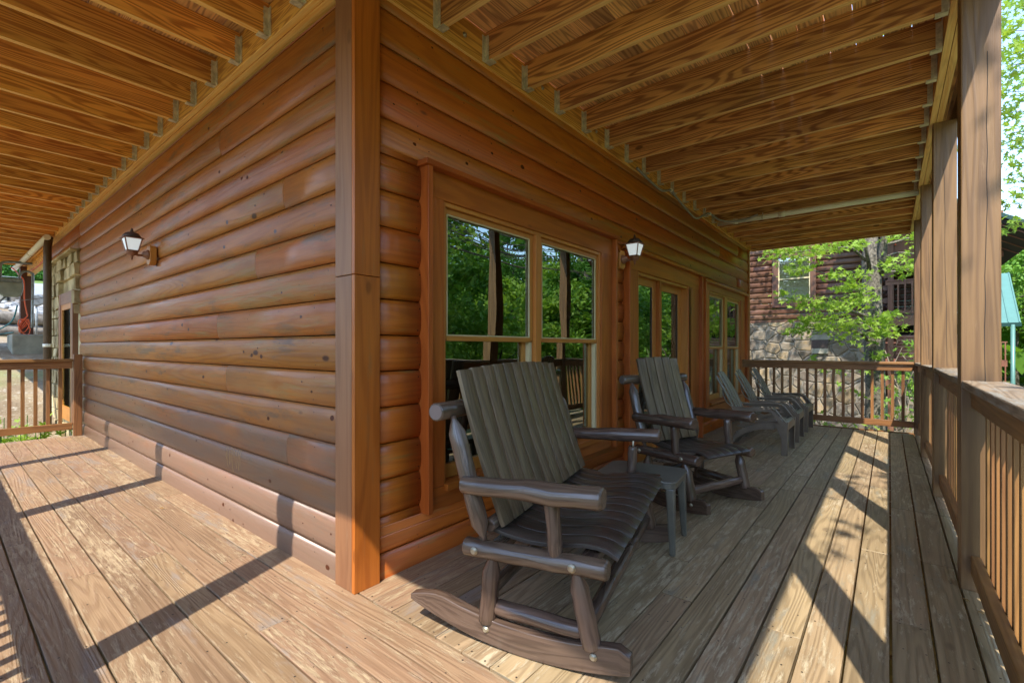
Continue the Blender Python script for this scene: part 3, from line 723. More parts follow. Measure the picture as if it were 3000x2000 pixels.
# ================================================================== RAILINGS
def railing(p0,p1,inn,lb,group='deck railings',z0=0.,z1=None,capz=1.02,bal=.118,skip_cap=False,longb=None,capmat='cap',warp=None):
    """rail from p0 to p1 (2D); inn = inward unit normal; local frame: x along, y outward"""
    z1=z0 if z1 is None else z1
    L=math.hypot(p1[0]-p0[0],p1[1]-p0[1]); rz=math.atan2(p1[1]-p0[1],p1[0]-p0[0])
    root=empty('deck_railing',(p0[0],p0[1],z0),rz,lb,'railing',group)
    ey=Vector((-math.sin(rz),math.cos(rz))); sg=-1 if ey.dot(Vector(inn))>0 else 1   # outward sign in local y
    def Y(a,b):
        a,b=sg*a,sg*b; return (min(a,b),max(a,b))
    sl=(z1-z0)/L
    def rb(a,b,ylo,yhi,za,zb,g=0):
        m=MB(); P=[(a,ylo,za+sl*a),(b,ylo,za+sl*b),(b,yhi,za+sl*b),(a,yhi,za+sl*a),(a,ylo,zb+sl*a),(b,ylo,zb+sl*b),(b,yhi,zb+sl*b),(a,yhi,zb+sl*a)]
        m.hexa(P,(b-a,yhi-ylo,zb-za),g); return m
    rb(0,L,*Y(.0,.155),capz-.038,capz).build('cap_rail',M[capmat],root,bevel=.006)
    rb(0,L,*Y(.032,.070),capz-.128,capz-.039).build('top_rail',M['rail'],root,bevel=.004)
    rb(0,L,*Y(.032,.070),.085,.174).build('bottom_rail',M['rail'],root,bevel=.004)
    n=max(1,round(L/bal)); 
    for i in range(1,n):
        a=L*i/n; zb=.10 if i!=longb else -.0
        m=MB(); y0,y1=Y(.0715,.108)
        if warp==i:
            pts=[(a-.0+.012*math.sin(k/8*6.28),(y0+y1)/2,.1+sl*a+.8*k/8) for k in range(9)]
            for p_,q_ in zip(pts,pts[1:]): m.bar(p_,q_,.036,.036,up=(0,1,0),r=(.4,.5))
        else: m.box(a-.018,a+.018,y0,y1,zb+sl*a,capz-.05+sl*a,2)
        m.build('baluster',M['rail'],root)
    return root
RX=2.265
def zz(y): return dz(y)
railing((RX,2.042),(RX,3.758),(-1,0),'right side railing bay with weathered cap between the two nearest posts')
railing((RX,3.902),(RX,5.598),(-1,0),'right side railing bay between second and third posts',z0=-.005,z1=zz(5.6))
railing((RX,5.742),(RX,7.418),(-1,0),'farthest railing bay on the right side before the end post',z0=zz(5.74),z1=zz(7.42))
railing((RX,.102),(RX,1.898),(-1,0),'nearest right railing bay with grey weathered cap in the right foreground')
railing((RX,-1.588),(RX,-.042),(-1,0),'right railing bay beside the camera')
railing((0.03,7.42),(2.26,7.42),(0,-1),'railing across the far end of the porch, rust brown cap',z0=-.045,longb=8,warp=11,capmat='rail',capz=1.02)
railing((-6.50,-.09),(-6.50,-1.588),(1,0),'railing across the left end of the deck beside the stone bay',capz=1.03,capmat='rail')
MB_=MB().box(-6.56,-6.47,-.085,.0,0.,1.09,2).build('railing_post',M['rail'],bevel=.004); tag(MB_,'short square railing post against the siding at left end','post')
for a,b,lb in((-.12+.142,2.26,'front railing bay behind the camera'),(-2.388,-.122,'front railing bay opposite the cabin corner'),(-4.408,-2.532,'front railing bay midway along left deck'),(-6.418,-4.552,'front railing bay at far left end')):
    railing((a,-1.588),(b,-1.588),(0,1),lb)

# ================================================================== LOG CHAIRS
def arcz(x): return (x-.08)**2/3.0
def rocker_mesh(y0,y1):
    top=[];bot=[]; N=22; xb,xf=-.47,.465
    for i in range(N+1):
        x=xb+(xf-xb)*i/N; zb=arcz(x); h=.098
        if x<-.30: h*=(1-((-.30-x)/.17)**1.6*.78)
        if x>.40: h*=math.sqrt(max(.05,1-((x-.40)/.067)**2*.62))
        if -.14<x<.36: h+=.0
        bot.append((x,zb)); top.append((x,zb+h))
    m=MB(); r=m.rr(); ou,ov=rng.random()*40,rng.random()*40; b=len(m.v)
    for y in (y0,y1):
        for p in bot+top: m.v.append((p[0],y,p[1]))
    K=N+1
    for i in range(N):
        for base,rev in((0,0),(2*K,1)):
            q=[base+i,base+i+1,base+K+i+1,base+K+i]
            uv=[(ou+bot[i][0],ov),(ou+bot[i+1][0],ov),(ou+bot[i+1][0],ov+.1),(ou+bot[i][0],ov+.1)]
            m.face(q,uv,r)
        m.face((i,i+1,2*K+i+1,2*K+i),[(ou+bot[i][0],ov+.2),(ou+bot[i+1][0],ov+.2),(ou+bot[i+1][0],ov+.24),(ou+bot[i][0],ov+.24)],r,True)
        m.face((K+i,K+i+1,3*K+i+1,3*K+i),[(ou+bot[i][0],ov+.2),(ou+bot[i+1][0],ov+.2),(ou+bot[i+1][0],ov+.24),(ou+bot[i][0],ov+.24)],r,True)
    for i in (0,N): m.face((i,K+i,3*K+i,2*K+i),[(0,0)]*4,r)
    return m
def logpts(p,q,r,t0=0,t1=0,tip=.45,n=6,bow=.004):
    """log with optional turned conical tenon ends t0,t1 (lengths)"""
    p=Vector(p);q=Vector(q);d=q-p;L=d.length;d.normalize()
    ps=[];rs=[]
    if t0: ps+=[p,p+d*t0*.25,p+d*t0]; rs+=[r*tip,r*tip,r]
    else: ps+=[p,p+d*.006]; rs+=[r*.86,r]
    for i in range(1,n):
        ps.append(p+d*(t0+(L-t0-t1)*i/n)+Vector([(rng.random()-.5)*bow for _ in range(3)])); rs.append(r*(1+(rng.random()-.5)*.08))
    if t1: ps+=[q-d*t1,q-d*t1*.25,q]; rs+=[r,r*tip,r*tip]
    else: ps+=[q-d*.012,q]; rs+=[r,r*.80]
    return ps,rs
def logm(mb,*a,**k):
    ps,rs=logpts(*a,**k); mb.tube(ps,rs,16); return mb
def bolt(mb,c,ax,r=.011):
    mb.lathe(c,[(r*1.25,0),(r*1.25,.0025),(r*.75,.003),(r*.7,.009)],10,ax=ax); return mb
def log_chair(name,label,cat,hw,nback,nseat,bw,loc,rz,broken=False,arch=.022):
    t=empty(name,loc,rz,label,cat)
    for sgn in(-1,1):
        yc=sgn*hw
        rk=rocker_mesh(yc-.021,yc+.021).build('rocker',M['log'],t,bevel=.004)
        ins=yc-sgn*.0
        logm(MB(),(-.105,ins,arcz(-.105)+.075),(-.078,ins,.362),.036,t1=.07).build('leg',M['log'],t)
        logm(MB(),(.325,ins,arcz(.325)+.08),(.262,ins,.372),.036,t1=.07).build('leg',M['log'],t)
        logm(MB(),(-.205,yc,.370),(.385,yc,.388),.037).build('seat_rail',M['log'],t)
        logm(MB(),(-.118,yc,.405),(-.268,yc,.893),.036,t0=.07,t1=.07,tip=.35).build('back_post',M['log'],t)
        arm=MB(); ps,rs=logpts((-.20,yc+sgn*.028,.628),(.375,yc+sgn*.028,.648),.043,bow=.01); rs=[x*(1.06 if i>3 else .92) for i,x in enumerate(rs)]
        arm.tube(ps,rs,18,sx=.92); arm.build('armrest',M['log'],t)
        if broken and sgn>0:
            logm(MB(),(.215,yc-.03,.425),(.225,yc-.03,.585),.028).build('arm_support',M['log'],t)
            MB().tube([(.226,yc-.03,.58),(.226,yc-.03,.615)],.005,8).build('exposed_screw',M['galv'],t)
        else: logm(MB(),(.185,yc,.40),(.168,yc,.612),.029).build('arm_support',M['log'],t)
        logm(MB(),(-.11,yc-sgn*.015,.146),(.32,yc-sgn*.015,.140),.031,t0=.05,t1=.05,tip=.5).build('side_stretcher',M['log'],t)
        o=yc+sgn*.021
        for bc,br in (((-.10,o,.055+arcz(-.1)),.011),((.335,o,.06+arcz(.33)),.011),((-.145,yc+sgn*.036,.372),.013),((.26,yc+sgn*.036,.386),.013)): bolt(MB(),bc,(0,sgn,0),br).build('bolt',M['brass'],t)
    cr=MB(); logm(cr,(-.305,-hw-.07,.915),(-.305,hw+.07,.915),.038,n=10,bow=.01); o=cr.build('back_rail',M['log'],t)
    en=MB()
    for sg in(-1,1): en.lathe((-.305,sg*(hw+.069),.915),[(.031,0),(.030,.0025)],16,ax=(0,sg,0))
    en.build('sawn_end',M['logend'],o)
    logm(MB(),(-.115,-hw+.03,.455),(-.115,hw-.03,.455),.028).build('lower_back_rail',M['log'],t)
    logm(MB(),(.30,-hw+.0,.165),(.30,hw,.165),.031,t0=.05,t1=.05,tip=.6,n=8).build('front_stretcher',M['log'],t)
    logm(MB(),(-.10,-hw+.0,.205),(-.10,hw,.205),.028,t0=.05,t1=.05,tip=.6,n=8).build('rear_stretcher',M['log'],t)
    ss=MB(); ss.bar((.30,-hw+.04,.392),(.30,hw-.04,.392),.06,.03); ss.bar((-.08,-hw+.04,.372),(-.08,hw-.04,.372),.06,.03); ss.build('seat_frame',M['log'],t)
    # back slats
    for i in range(nback):
        f=(i+.5)/nback*2-1; yc=f*bw; sw=bw/nback*.90
        top=1.075+arch*(1-f*f); lean=.215
        pts=[]
        for k in range(9):
            s_=k/8; z=.445+(top-.445)*s_; x=-.068-lean*s_ - .012*math.sin(s_*3.14)-.02*(1-f*f)*0
            pts.append((x,z,yc-sw*(.93+.07*s_),yc+sw*(.93+.07*s_)))
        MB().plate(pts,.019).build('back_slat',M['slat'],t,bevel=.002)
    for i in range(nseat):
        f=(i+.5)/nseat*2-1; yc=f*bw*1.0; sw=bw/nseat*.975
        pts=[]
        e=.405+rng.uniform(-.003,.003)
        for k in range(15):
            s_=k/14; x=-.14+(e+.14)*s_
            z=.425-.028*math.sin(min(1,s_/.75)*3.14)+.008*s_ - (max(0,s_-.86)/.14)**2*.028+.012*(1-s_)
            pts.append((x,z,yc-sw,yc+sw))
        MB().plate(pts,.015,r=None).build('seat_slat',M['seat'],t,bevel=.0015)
    return t
log_chair('log_rocking_loveseat','wide dark log rocking loveseat with slatted back beside the corner','rocking chair',.62,11,11,.565,(.705,.754,.004),R(13),broken=True)
log_chair('log_rocking_chair','single dark log rocking chair in front of the patio door','rocking chair',.30,5,5,.235,(.723,2.473,.004),R(-21.7))

# ================================================================== RESIN CHAIRS
def resin_chair():
    t=empty('resin_chair',(0,0,0),0)
    W=.25
    # back: fan of slats with rounded top
    for i in range(5):
        f=(i-2)/2; pts=[]
        top=.905-.05*f*f
        for k in range(10):
            s_=k/9; z=.30+(top-.30)*s_; x=-.47-.27*s_+.02*math.sin(s_*3.14)
            hw=(.030+.014*s_)*(1-.4*max(0,s_-.85)/.15*abs(f)); c=f*(.15+.045*math.sin(min(1,s_*1.25)*1.9)); pts.append((x,z,c-hw,c+hw))
        MB().plate(pts,.010).build('back_slat',M['plastic'],t,bevel=.002)
    ring=MB(); ring.plate([(-.585,.56,-.20,.20),(-.60,.60,-.21,.21),(-.61,.62,-.205,.205)],.012); ring.plate([(-.49,.33,-.17,.17),(-.50,.36,-.18,.18)],.012); ring.build('back_brace',M['plastic'],t)
    for i in range(5):
        c=(i-2)*.085; pts=[(x,z,c-.037,c+.037) for x,z in ((-.50,.27),(-.44,.262),(-.36,.29),(-.24,.335),(-.12,.362),(-.05,.368))]
        MB().plate(pts,.010).build('seat_slat',M['plastic'],t,bevel=.002)
    fr=MB(); fr.plate([(-.06,.372,-.225,.225),(0.0,.372,-.225,.225),(.022,.362,-.225,.225),(.03,.33,-.225,.225),(.028,.285,-.225,.225)],.010); fr.build('seat_front',M['plastic'],t,bevel=.002)
    sl=MB()
    for c in (-.16,-.09,.09,.16): sl.box(-.035,-.015,c-.025,c+.025,.3775,.3785,1)
    sl.build('drain_slot',M['dark'],t)
    for sg in(-1,1):
        # arm: rises from the knee, runs back, curls up to the backrest
        a=sg*.225; b=sg*.275; y0,y1=min(a,b),max(a,b)
        pts=[(.015,.36),(-.03,.42),(-.085,.495),(-.115,.512),(-.16,.516),(-.3,.508),(-.45,.497),(-.54,.50),(-.60,.54),(-.645,.62),(-.665,.69)]
        pl=[]
        for i,(x,z) in enumerate(pts):
            ww=.03 if i>6 else .0
            pl.append((x,z,y0-(ww*.4 if sg>0 else 0)-.0+( .02*max(0,i-7)*-sg if i>7 else 0),y1+( .02*max(0,i-7)*-sg if i>7 else 0)))
        m=MB(); m.plate(pl,.010)
        yo=sg*.273
        pl2=[(-.0,.36),(-.095,.485),(-.15,.508),(-.54,.492),(-.54,.462),(-.15,.470),(-.12,.455),(-.035,.33)]
        m.poly(pl2,'y',yo-.004,yo+.004); m.build('armrest',M['plastic'],t,bevel=.002)
        # front leg: tapered channel
        m=MB(); yo,yi=sg*.268,sg*.205
        m.poly([(.03,.37),(-.10,.35),(-.03,.18),(-.035,.0),(.025,.0),(.02,.2)],'y',yo-.004,yo+.004)
        q0,q1=min(yo,yi),max(yo,yi)
        m.plate([(.031,.37,q0,q1),(.024,.2,q0+(.02 if sg>0 else 0),q1-(0 if sg>0 else .02)),(.025,.0,q0+(.028 if sg>0 else 0),q1-(0 if sg>0 else .028))],.009)
        m.build('front_leg',M['plastic'],t,bevel=.002)
        # side skirt and rear leg
        m=MB(); yo=sg*.22
        m.poly([(-.06,.36),(-.24,.33),(-.44,.25),(-.50,.22),(-.64,.0),(-.585,.0),(-.50,.13),(-.40,.205),(-.24,.265),(-.10,.275)],'y',yo-.006,yo+.006)
        m.poly([(-.50,.22),(-.50,.20),(-.615,.0),(-.64,.0)],'y',yo-sg*.0-.03,yo+.03)
        m.build('rear_leg',M['plastic'],t,bevel=.002)
    return t
ch=resin_chair(); cl=['brown resin adirondack chair nearest the camera of the row of three','middle brown resin adirondack chair of the row of three','brown resin adirondack chair farthest back, next to the end railing']
for i,(x,y) in enumerate(((1.085,4.93),(1.06,5.93),(1.05,6.93))):
    o=ch if i==0 else copy_tree(ch)
    o.location=(x,y,dz(y)+.002); o.rotation_euler=(0,0,R((0,1,-1)[i])); tag(o,cl[i],'chair','resin chairs along the wall')

# side table
t=empty('resin_side_table',(.80,1.50,.002),R(8),'small green brown resin side table between the two log rockers','table')
def rrect(hx,hy,r,n=5):
    o=[]
    for cx,cy,a in((hx-r,hy-r,0),(-hx+r,hy-r,90),(-hx+r,-hy+r,180),(hx-r,-hy+r,270)):
        for k in range(n+1): q=R(a+90*k/n); o.append((cx+r*math.cos(q),cy+r*math.sin(q)))
    return o
MB().poly(rrect(.24,.19,.06),'z',.405,.418).poly(rrect(.232,.182,.055),'z',.375,.404).build('table_top',M['table'],t,bevel=.004)
for sx in(-1,1):
    for sy in(-1,1):
        MB().bar((sx*.20,sy*.15,.376),(sx*.215,sy*.165,0),.05,.05,up=(0,1,0),taper=.6).build('leg',M['table'],t,bevel=.008)
# door mat
m=MB().box(.06,.50,3.45,4.25,.0,.014,1).build('doormat',M['mat'],bevel=.004); m.location=(0,0,-.004); tag(m,'mottled brown doormat lying before the patio door','doormat')
# ================================================================== LANTERNS
def lantern():
    t=empty('wall_lantern',(0,0,0))      # local: wall plane x=0, outwards +x ; origin at mount centre
    o=[(-.055,-.10),(-.065,-.07),(-.065,.07),(-.04,.10),(.04,.10),(.065,.07),(.065,-.07),(.03,-.105),(-.03,-.105)]
    MB().poly(o,'x',-.03,.03).build('back_plate',M['sash'],t,bevel=.005)
    MB().lathe((.03,0,0),[(.052,0),(.052,.012),(.040,.02),(.032,.045),(.014,.055)],18,ax=(1,0,0)).build('mount',M['lampm'],t)
    arm=MB(); arm.tube(bezier((.07,0,-.01),(.14,0,-.03),(.165,0,.02),8),[.013]*9,10); arm.build('arm',M['lampm'],t)
    lx=.17; f=MB()
    f.lathe((lx,0,0),[(.004,-.075),(.012,-.045),(.014,-.028),(.045,-.015),(.05,.01),(.055,.018)],16).build('base_cup',M['lampm'],t)
    # four sided frame, tapered downwards
    def q(s_,z): return [(lx+s_,-s_,z),(lx+s_,s_,z),(lx-s_,s_,z),(lx-s_,-s_,z)]
    lo=q(.045,.022); hi=q(.073,.15)
    fr=MB()
    for i in range(4): fr.bar(lo[i],hi[i],.009,.009); fr.bar(lo[i],lo[(i+1)%4],.009,.009); fr.bar(hi[i],hi[(i+1)%4],.009,.009)
    fr.lathe((lx,0,0),[(.125,.148),(.125,.154),(.10,.160),(.085,.163)],4,sq=True)
    fr.build('frame',M['lampm'],t)
    gp=MB(); lo=q(.041,.024); hi=q(.069,.148)
    for i in range(4):
        j=(i+1)%4; b=len(gp.v); inn=[Vector((lx,0,.08)).lerp(Vector(p),.96) for p in (lo[i],lo[j],hi[j],hi[i])]
        gp.v+=[lo[i],lo[j],hi[j],hi[i]]+[tuple(p) for p in inn]
        for f_ in ((0,1,2,3),(7,6,5,4),(0,4,5,1),(1,5,6,2),(2,6,7,3),(3,7,4,0)): gp.face([b+k for k in f_],[(0,0)]*4,(.5,.5))
    gp.build('glass',M['frost'],t)
    MB().lathe((lx,0,0),[(.085,.162),(.078,.175),(.068,.19),(.055,.205),(.038,.213),(.020,.217),(.017,.222),(.012,.235),(.010,.250),(.003,.262)],16).build('roof',M['lampd'],t)
    MB().lathe((lx,0,.05),[(.016,0),(.022,.02),(.03,.045),(.028,.065),(.012,.078)],14).build('bulb',M['bulb'],t)
    return t
l1=lantern(); l1.location=(-3.21,-.02,2.015); l1.rotation_euler=(0,0,R(-90)); l1.scale=(.84,.84,.84); tag(l1,'lit copper brown lantern on the left wall of the cabin','wall lantern','wall lanterns')
l2=copy_tree(l1); l2.location=(.02,2.80,2.005); l2.rotation_euler=(0,0,0); l2.scale=(.84,.84,.84); tag(l2,'lit lantern between the near window and the patio door','wall lantern','wall lanterns')

# ================================================================== CONDUIT AND PIPES under the deck
YP=5.72
cd=MB(); pts=[(.03,3.15,2.97),(.06,3.45,2.90),(.05,3.75,2.90),(.06,4.0,2.965),(.05,4.15,2.95),(.07,4.5,2.86),(.07,4.85,2.83),(.12,5.05,2.91),(.14,5.2,2.95),(.22,5.45,2.90),(.42,5.62,2.90),(.62,5.68,2.96)]
def crv(pts,sub=5):
    P=[Vector(p) for p in pts]; out=[]
    for i in range(len(P)-1):
        a=P[max(i-1,0)];b=P[i];c=P[i+1];d=P[min(i+2,len(P)-1)]
        for k in range(sub):
            t=k/sub; out.append(.5*((2*b)+(c-a)*t+(2*a-5*b+4*c-d)*t*t+(3*b-3*c+d-a)*t**3))
    out.append(P[-1]); return out
cp=crv(pts); o=cd.tube(cp,.013,10).build('electrical_conduit',M['conduit']); tag(o,'sagging grey cable conduit along the top of the porch wall','conduit')
cs=MB(); 
for p in (pts[3],pts[8]): cs.lathe((p[0],p[1]-.012,p[2]),[(.02,0),(.02,.024)],10,ax=(0,1,0))
cs.build('strap',M['pvc'],o)
pv=MB(); pv.tube([(.10,YP,2.925),(.7,YP,2.925),(2.25,YP+.03,2.935)],.030,14); o=pv.build('drain_pipe',M['pvc']); tag(o,'white plastic pipe running across under the joists','pipe')
MB().tube([(.30,YP,2.925),(.36,YP,2.925)],.036,14).tube([(.86,YP,2.925),(.93,YP,2.925)],.036,14).build('coupling',M['pvc'],o)
MB().tube([(.66,YP,2.925),(.68,YP,2.925)],.034,12).bar((.67,YP,2.95),(.67,YP,2.985),.02,.004).build('hanger_clip',M['galv'],o)

# ================================================================== LEFT BACKGROUND
o=MB().tube([(-8.46,-.12,-.6),(-8.46,-.12,2.78),(-8.46,-.10,2.95)],.05,12).build('downpipe',M['pipe']); tag(o,'dark brown downpipe in front of the stone bay','pipe')
MB().lathe((-8.46,-.12,1.19),[(.058,0),(.058,.05)],12).build('clamp',M['pvc'],o)
o=MB().tube([(-8.4,-.13,2.93),(-13.2,-.13,2.93)],.045,12).build('horizontal_pipe',M['pvc']); tag(o,'pale pipe slung beneath the left ledger towards the far post','pipe')
MB().tube([(-10.4,-.13,2.93),(-10.46,-.13,2.93)],.052,12).build('coupling',M['galv'],o)
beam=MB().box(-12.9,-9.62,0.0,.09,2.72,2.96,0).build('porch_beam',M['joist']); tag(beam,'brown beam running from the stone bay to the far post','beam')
o=MB().box(-12.62,-12.42,-.10,.10,1.46,2.92,2).build('support_post',M['ntrim'],bevel=.006); tag(o,'dark brown post standing on the concrete footing beyond the deck','post')
ft=MB().box(-12.9,-11.9,-.26,1.3,.9,1.455,0).build('concrete_footing',M['conc'],bevel=.02); tag(ft,'grey concrete footing block under the dark post','footing')
oc=MB(); oc.tube(crv([(-12.9,-.2,2.93),(-12.7,-.13,2.82),(-12.41,-.12,2.72),(-12.39,-.05,2.6),(-12.395,-.04,2.2),(-12.39,-.01,1.95),(-12.38,.0,1.85),(-12.395,-.06,1.78)]),.012,8)
for k in range(5):
    a=k*.9; pts=[(-12.38+.012*k,-.05+.05*math.sin(t_+a)*(1+.2*k),1.70-.02*k+(.09+.02*k)*math.cos(t_)) for t_ in [i*.628 for i in range(11)]]; oc.tube(pts,.011,6,caps=False)
oc.tube(crv([(-12.39,.0,2.80),(-11.6,.0,2.76),(-10.6,-.02,2.72),(-9.7,-.03,2.74)]),.010,6)
o=oc.build('extension_cord',M['orange']); tag(o,'orange extension cord coiled and hung on the dark post','cord')
hs=MB().tube(crv([(-12.4,-.2,1.5),(-12.6,-.35,1.47),(-12.2,-.55,1.4),(-11.8,-.62,1.2),(-11.4,-.75,.95),(-11,-.9,.8)]),.012,8).tube(crv([(-12.7,-.12,2.1),(-12.75,-.2,1.75),(-12.9,-.42,1.55),(-13.2,-.7,1.45)]),.014,8)
o=hs.build('garden_hose',M['hose']); tag(o,'green hose trailing from the concrete footing down the slope','hose')
# gas meter on pipes, left of post, standing on the bank beyond
gm=empty('gas_meter',(-11.6,-.30,2.38),R(-5),'grey green gas meter with bent steel pipes left of dark post','gas meter')
MB().poly([(-.20,.10),(-.21,.06),(-.16,-.14),(-.10,-.19),(.10,-.19),(.15,-.15),(.18,-.02),(.18,.06),(.17,.10)],'x',-.08,.08).build('meter_body',M['meter'],gm,bevel=.02)
MB().box(-.085,.085,-.19,.17,.105,.17,1).build('meter_head',M['steel'],gm,bevel=.01)
MB().tube(crv([(0,-.14,.17),(0,-.14,.38),(0,-.12,.46),(0,-.02,.50),(0,.35,.50),(-.3,.42,.50)]),.026,10).tube(crv([(0,.12,.17),(0,.13,.27),(0,.2,.34),(0,.29,.31),(0,.31,.2),(0,.30,-.8)]),.022,10).build('gas_pipe',M['steel'],gm)
MB().tube([(0,-.06,-.18),(-.1,-.3,-.5),(-.1,-.34,-1.4)],.018,8).build('support_leg',M['steel'],gm)
o=MB().lathe((-14.6,.35,2.36),[(.13,0),(.15,.02),(.15,.08),(.12,.11)],18,ax=(1,0,0)).build('round_gauge',M['steel']); tag(o,'small round grey dish behind the dark post','meter')
MB().tube([(-14.55,.35,2.36),(-14.55,.35,1.3)],.02,8).build('stem',M['steel'],o)
o=MB().tube([(-12.39,-.9,1.98),(-8.5,-.05,2.0)],.006,6).tube([(-12.0,.1,1.5),(-8.5,-.06,1.48)],.006,6).build('rusty_wire',M['pipe']); tag(o,'rusty wires strung between the downpipe and dark post','wire')
# retaining timbers, rubble, kerb
tb=['old grey retaining log, upper of the pair beyond the deck','old grey retaining log, lower of the pair beyond the deck']
for i,(z,r_) in enumerate(((1.98,.17),(1.66,.18))):
    o=MB().tube([(-16.7+.05*math.sin(k*2.+i),-7+k*1.0,z+.03*math.sin(k*1.3+i)) for k in range(15)],r_,12,wob=.12).build('retaining_log',M['timber']); tag(o,tb[i],'log','retaining logs')
rk=MB(); r=random.Random(5)
def rockm(mb,c,s,r):
    b=len(mb.v); N=[(math.sin(t_)*math.cos(p_),math.sin(t_)*math.sin(p_),math.cos(t_)) for t_ in (.0001,.7,1.4,2.1,3.14) for p_ in [k*1.047 for k in range(6)]]
    for q in N:
        k=s*(.75+r.random()*.5); mb.v.append((c[0]+q[0]*k,c[1]+q[1]*k*1.3,c[2]+q[2]*k*.7))
    for i in range(4):
        for k in range(6): k2=(k+1)%6; mb.face((b+i*6+k,b+(i+1)*6+k,b+(i+1)*6+k2,b+i*6+k2),[(0,0)]*4,(.5,.5))
for i in range(420):
    x=r.uniform(-19.6,-17.0); y=r.uniform(-6,5); rockm(rk,(x,y,zg(x,y)+.03),r.uniform(.06,.2),r)
tag(rk.build('rubble',M['rock'],fix=False),'pale broken rubble stones on the bank above the retaining logs','rubble',kind='stuff')
o=MB().box(-20.3,-19.7,-9,0.2,2.5,2.98,1).build('concrete_kerb',M['conc'],bevel=.04); tag(o,'long pale concrete kerb block at the driveway edge','kerb')
o=MB().box(-20.35,-19.75,.25,9,2.45,2.93,1).build('concrete_kerb',M['timber'],bevel=.04); tag(o,'darker kerb block continuing behind the dark post','kerb')
# hedge
def leafcloud(mb,pts,size,rnd,flat=0.,shape='quad'):
    for (x,y,z) in pts:
        s=size*(.6+.8*rnd.random())
        n=Vector((rnd.gauss(0,1),rnd.gauss(0,1),rnd.gauss(0,1)+flat)); n.normalize()
        a=n.orthogonal().normalized(); a.rotate(__import__('mathutils').Quaternion(n,rnd.random()*6.28)); b=n.cross(a)
        p=Vector((x,y,z)); r=(rnd.random(),rnd.random()); i=len(mb.v)
        if shape=='quad':
            mb.v+=[tuple(p-a*s*.5),tuple(p+b*s*.32),tuple(p+a*s*.5),tuple(p-b*s*.32)]
            mb.face((i,i+1,i+2,i+3),[(0,0)]*4,r)
        else:
            mb.v.append(tuple(p)); prof=shape
            for (ang,rad) in prof: mb.v.append(tuple(p+a*math.cos(ang)*rad*s+b*math.sin(ang)*rad*s+n*s*(-.10 if rad>.6 else .0)*rad))
            m=len(prof)
            for k in range(m): mb.face((i,i+1+k,i+1+(k+1)%m),[(0,0)]*3,r)
MAPLE=[]
for k in range(5):
    c=R(-116+58*k); big=(.62,.9,1.,.9,.62)[k]
    MAPLE+=[(c-R(16),.50*big+.08),(c-R(7),.62*big),(c,big),(c+R(7),.62*big),(c+R(16),.50*big+.08)]
    if k<4: MAPLE.append((c+R(29),.27))
MAPLE.append((R(180),.12))
r=random.Random(11); hm=MB(); pts=[]
for i in range(26000):
    y=r.uniform(-14,9); u=r.random(); face=r.random()
    if face<.6: x=-34.2+.15*r.random(); z=4.75+1.35*r.random()+.08*math.sin(y*2)
    else: x=-34.2-1.4*r.random(); z=6.05+.15*r.random()+.08*math.sin(y*2)
    pts.append((x+.12*math.sin(y*3),y,z))
leafcloud(hm,pts,.13,r); hm.box(-35.6,-34.3,-14,9,4.6,5.98,1)
tag(hm.build('hedge',M['hedge'],fix=False),'long clipped bright green hedge beyond the driveway','hedge')

# ================================================================== TREES
def crown(mb,c,rad,n,size,rnd,clumps=40,flat=.6,shape='quad',lo=.25):
    cs=[]
    for _ in range(clumps):
        while 1:
            p=Vector([rnd.uniform(-1,1) for _ in range(3)])
            if lo<p.length<1: break
        cs.append((Vector((c[0]+p.x*rad[0],c[1]+p.y*rad[1],c[2]+p.z*rad[2])),rnd.uniform(.12,.3)*min(rad[0],rad[2])))
    pts=[]
    for i in range(n):
        q,s=cs[i%clumps]; d=Vector((rnd.gauss(0,1),rnd.gauss(0,1),rnd.gauss(0,.55)))*s*.62
        pts.append(tuple(q+d))
    leafcloud(mb,pts,size,rnd,flat,shape); return cs
def tree(seed,h,cr,leaf,label,group,n=15000,size=.20,trunk_r=.16,clumps=70,mat='leaf'):
    rnd=random.Random(seed); t=empty('forest_tree',(0,0,0),0,label,'tree',group)
    cm=MB(); cs=crown(cm,(0,0,h*.62),(cr,cr,h*.40),n,size,rnd,clumps)
    cm.build('crown',M[mat],t,fix=False)
    tm=MB(); tp=[(0,0,-.6)]+[(rnd.uniform(-.1,.1)*k,rnd.uniform(-.1,.1)*k,h*.2*k) for k in range(1,5)]; tm.tube(tp,[trunk_r*1.2,trunk_r,trunk_r*.85,trunk_r*.6,trunk_r*.3],9)
    for q,s in cs[::4]:
        z0=min(h*.75,max(h*.2,q.z-rnd.uniform(.5,1.6))); tm.tube([(0,0,z0),tuple(Vector((q.x*.5,q.y*.5,(z0+q.z)/2+.1))),tuple(q)],[trunk_r*.35,trunk_r*.22,trunk_r*.08],5)
    tm.build('trunk',M['bark'],t)
    return t
protos=[tree(1,11,2.9,'leaf','tall mid green broadleaf tree in the wood east of the porch','woodland trees east of the porch'),
        tree(2,13,2.6,'leaf2','tall dark green tree in the wood east of the porch','woodland trees east of the porch',mat='leaf2'),
        tree(3,8,2.6,'leaf3','light yellow green young tree at the edge of the wood','woodland trees east of the porch',mat='leaf3')]
rnd=random.Random(21); used=[0,0,0]; spots=[]
tries=0
while len(spots)<64 and tries<6000:
    tries+=1
    x=rnd.uniform(9.5,46); y=rnd.uniform(-6,62)
    if x<13 and y>30: continue
    if any((x-a)**2+(y-b)**2<(4.2 if x<20 else 6)**2*.5 for a,b in spots): continue
    if x<12.5 and 27<y<44: continue
    spots.append((x,y))
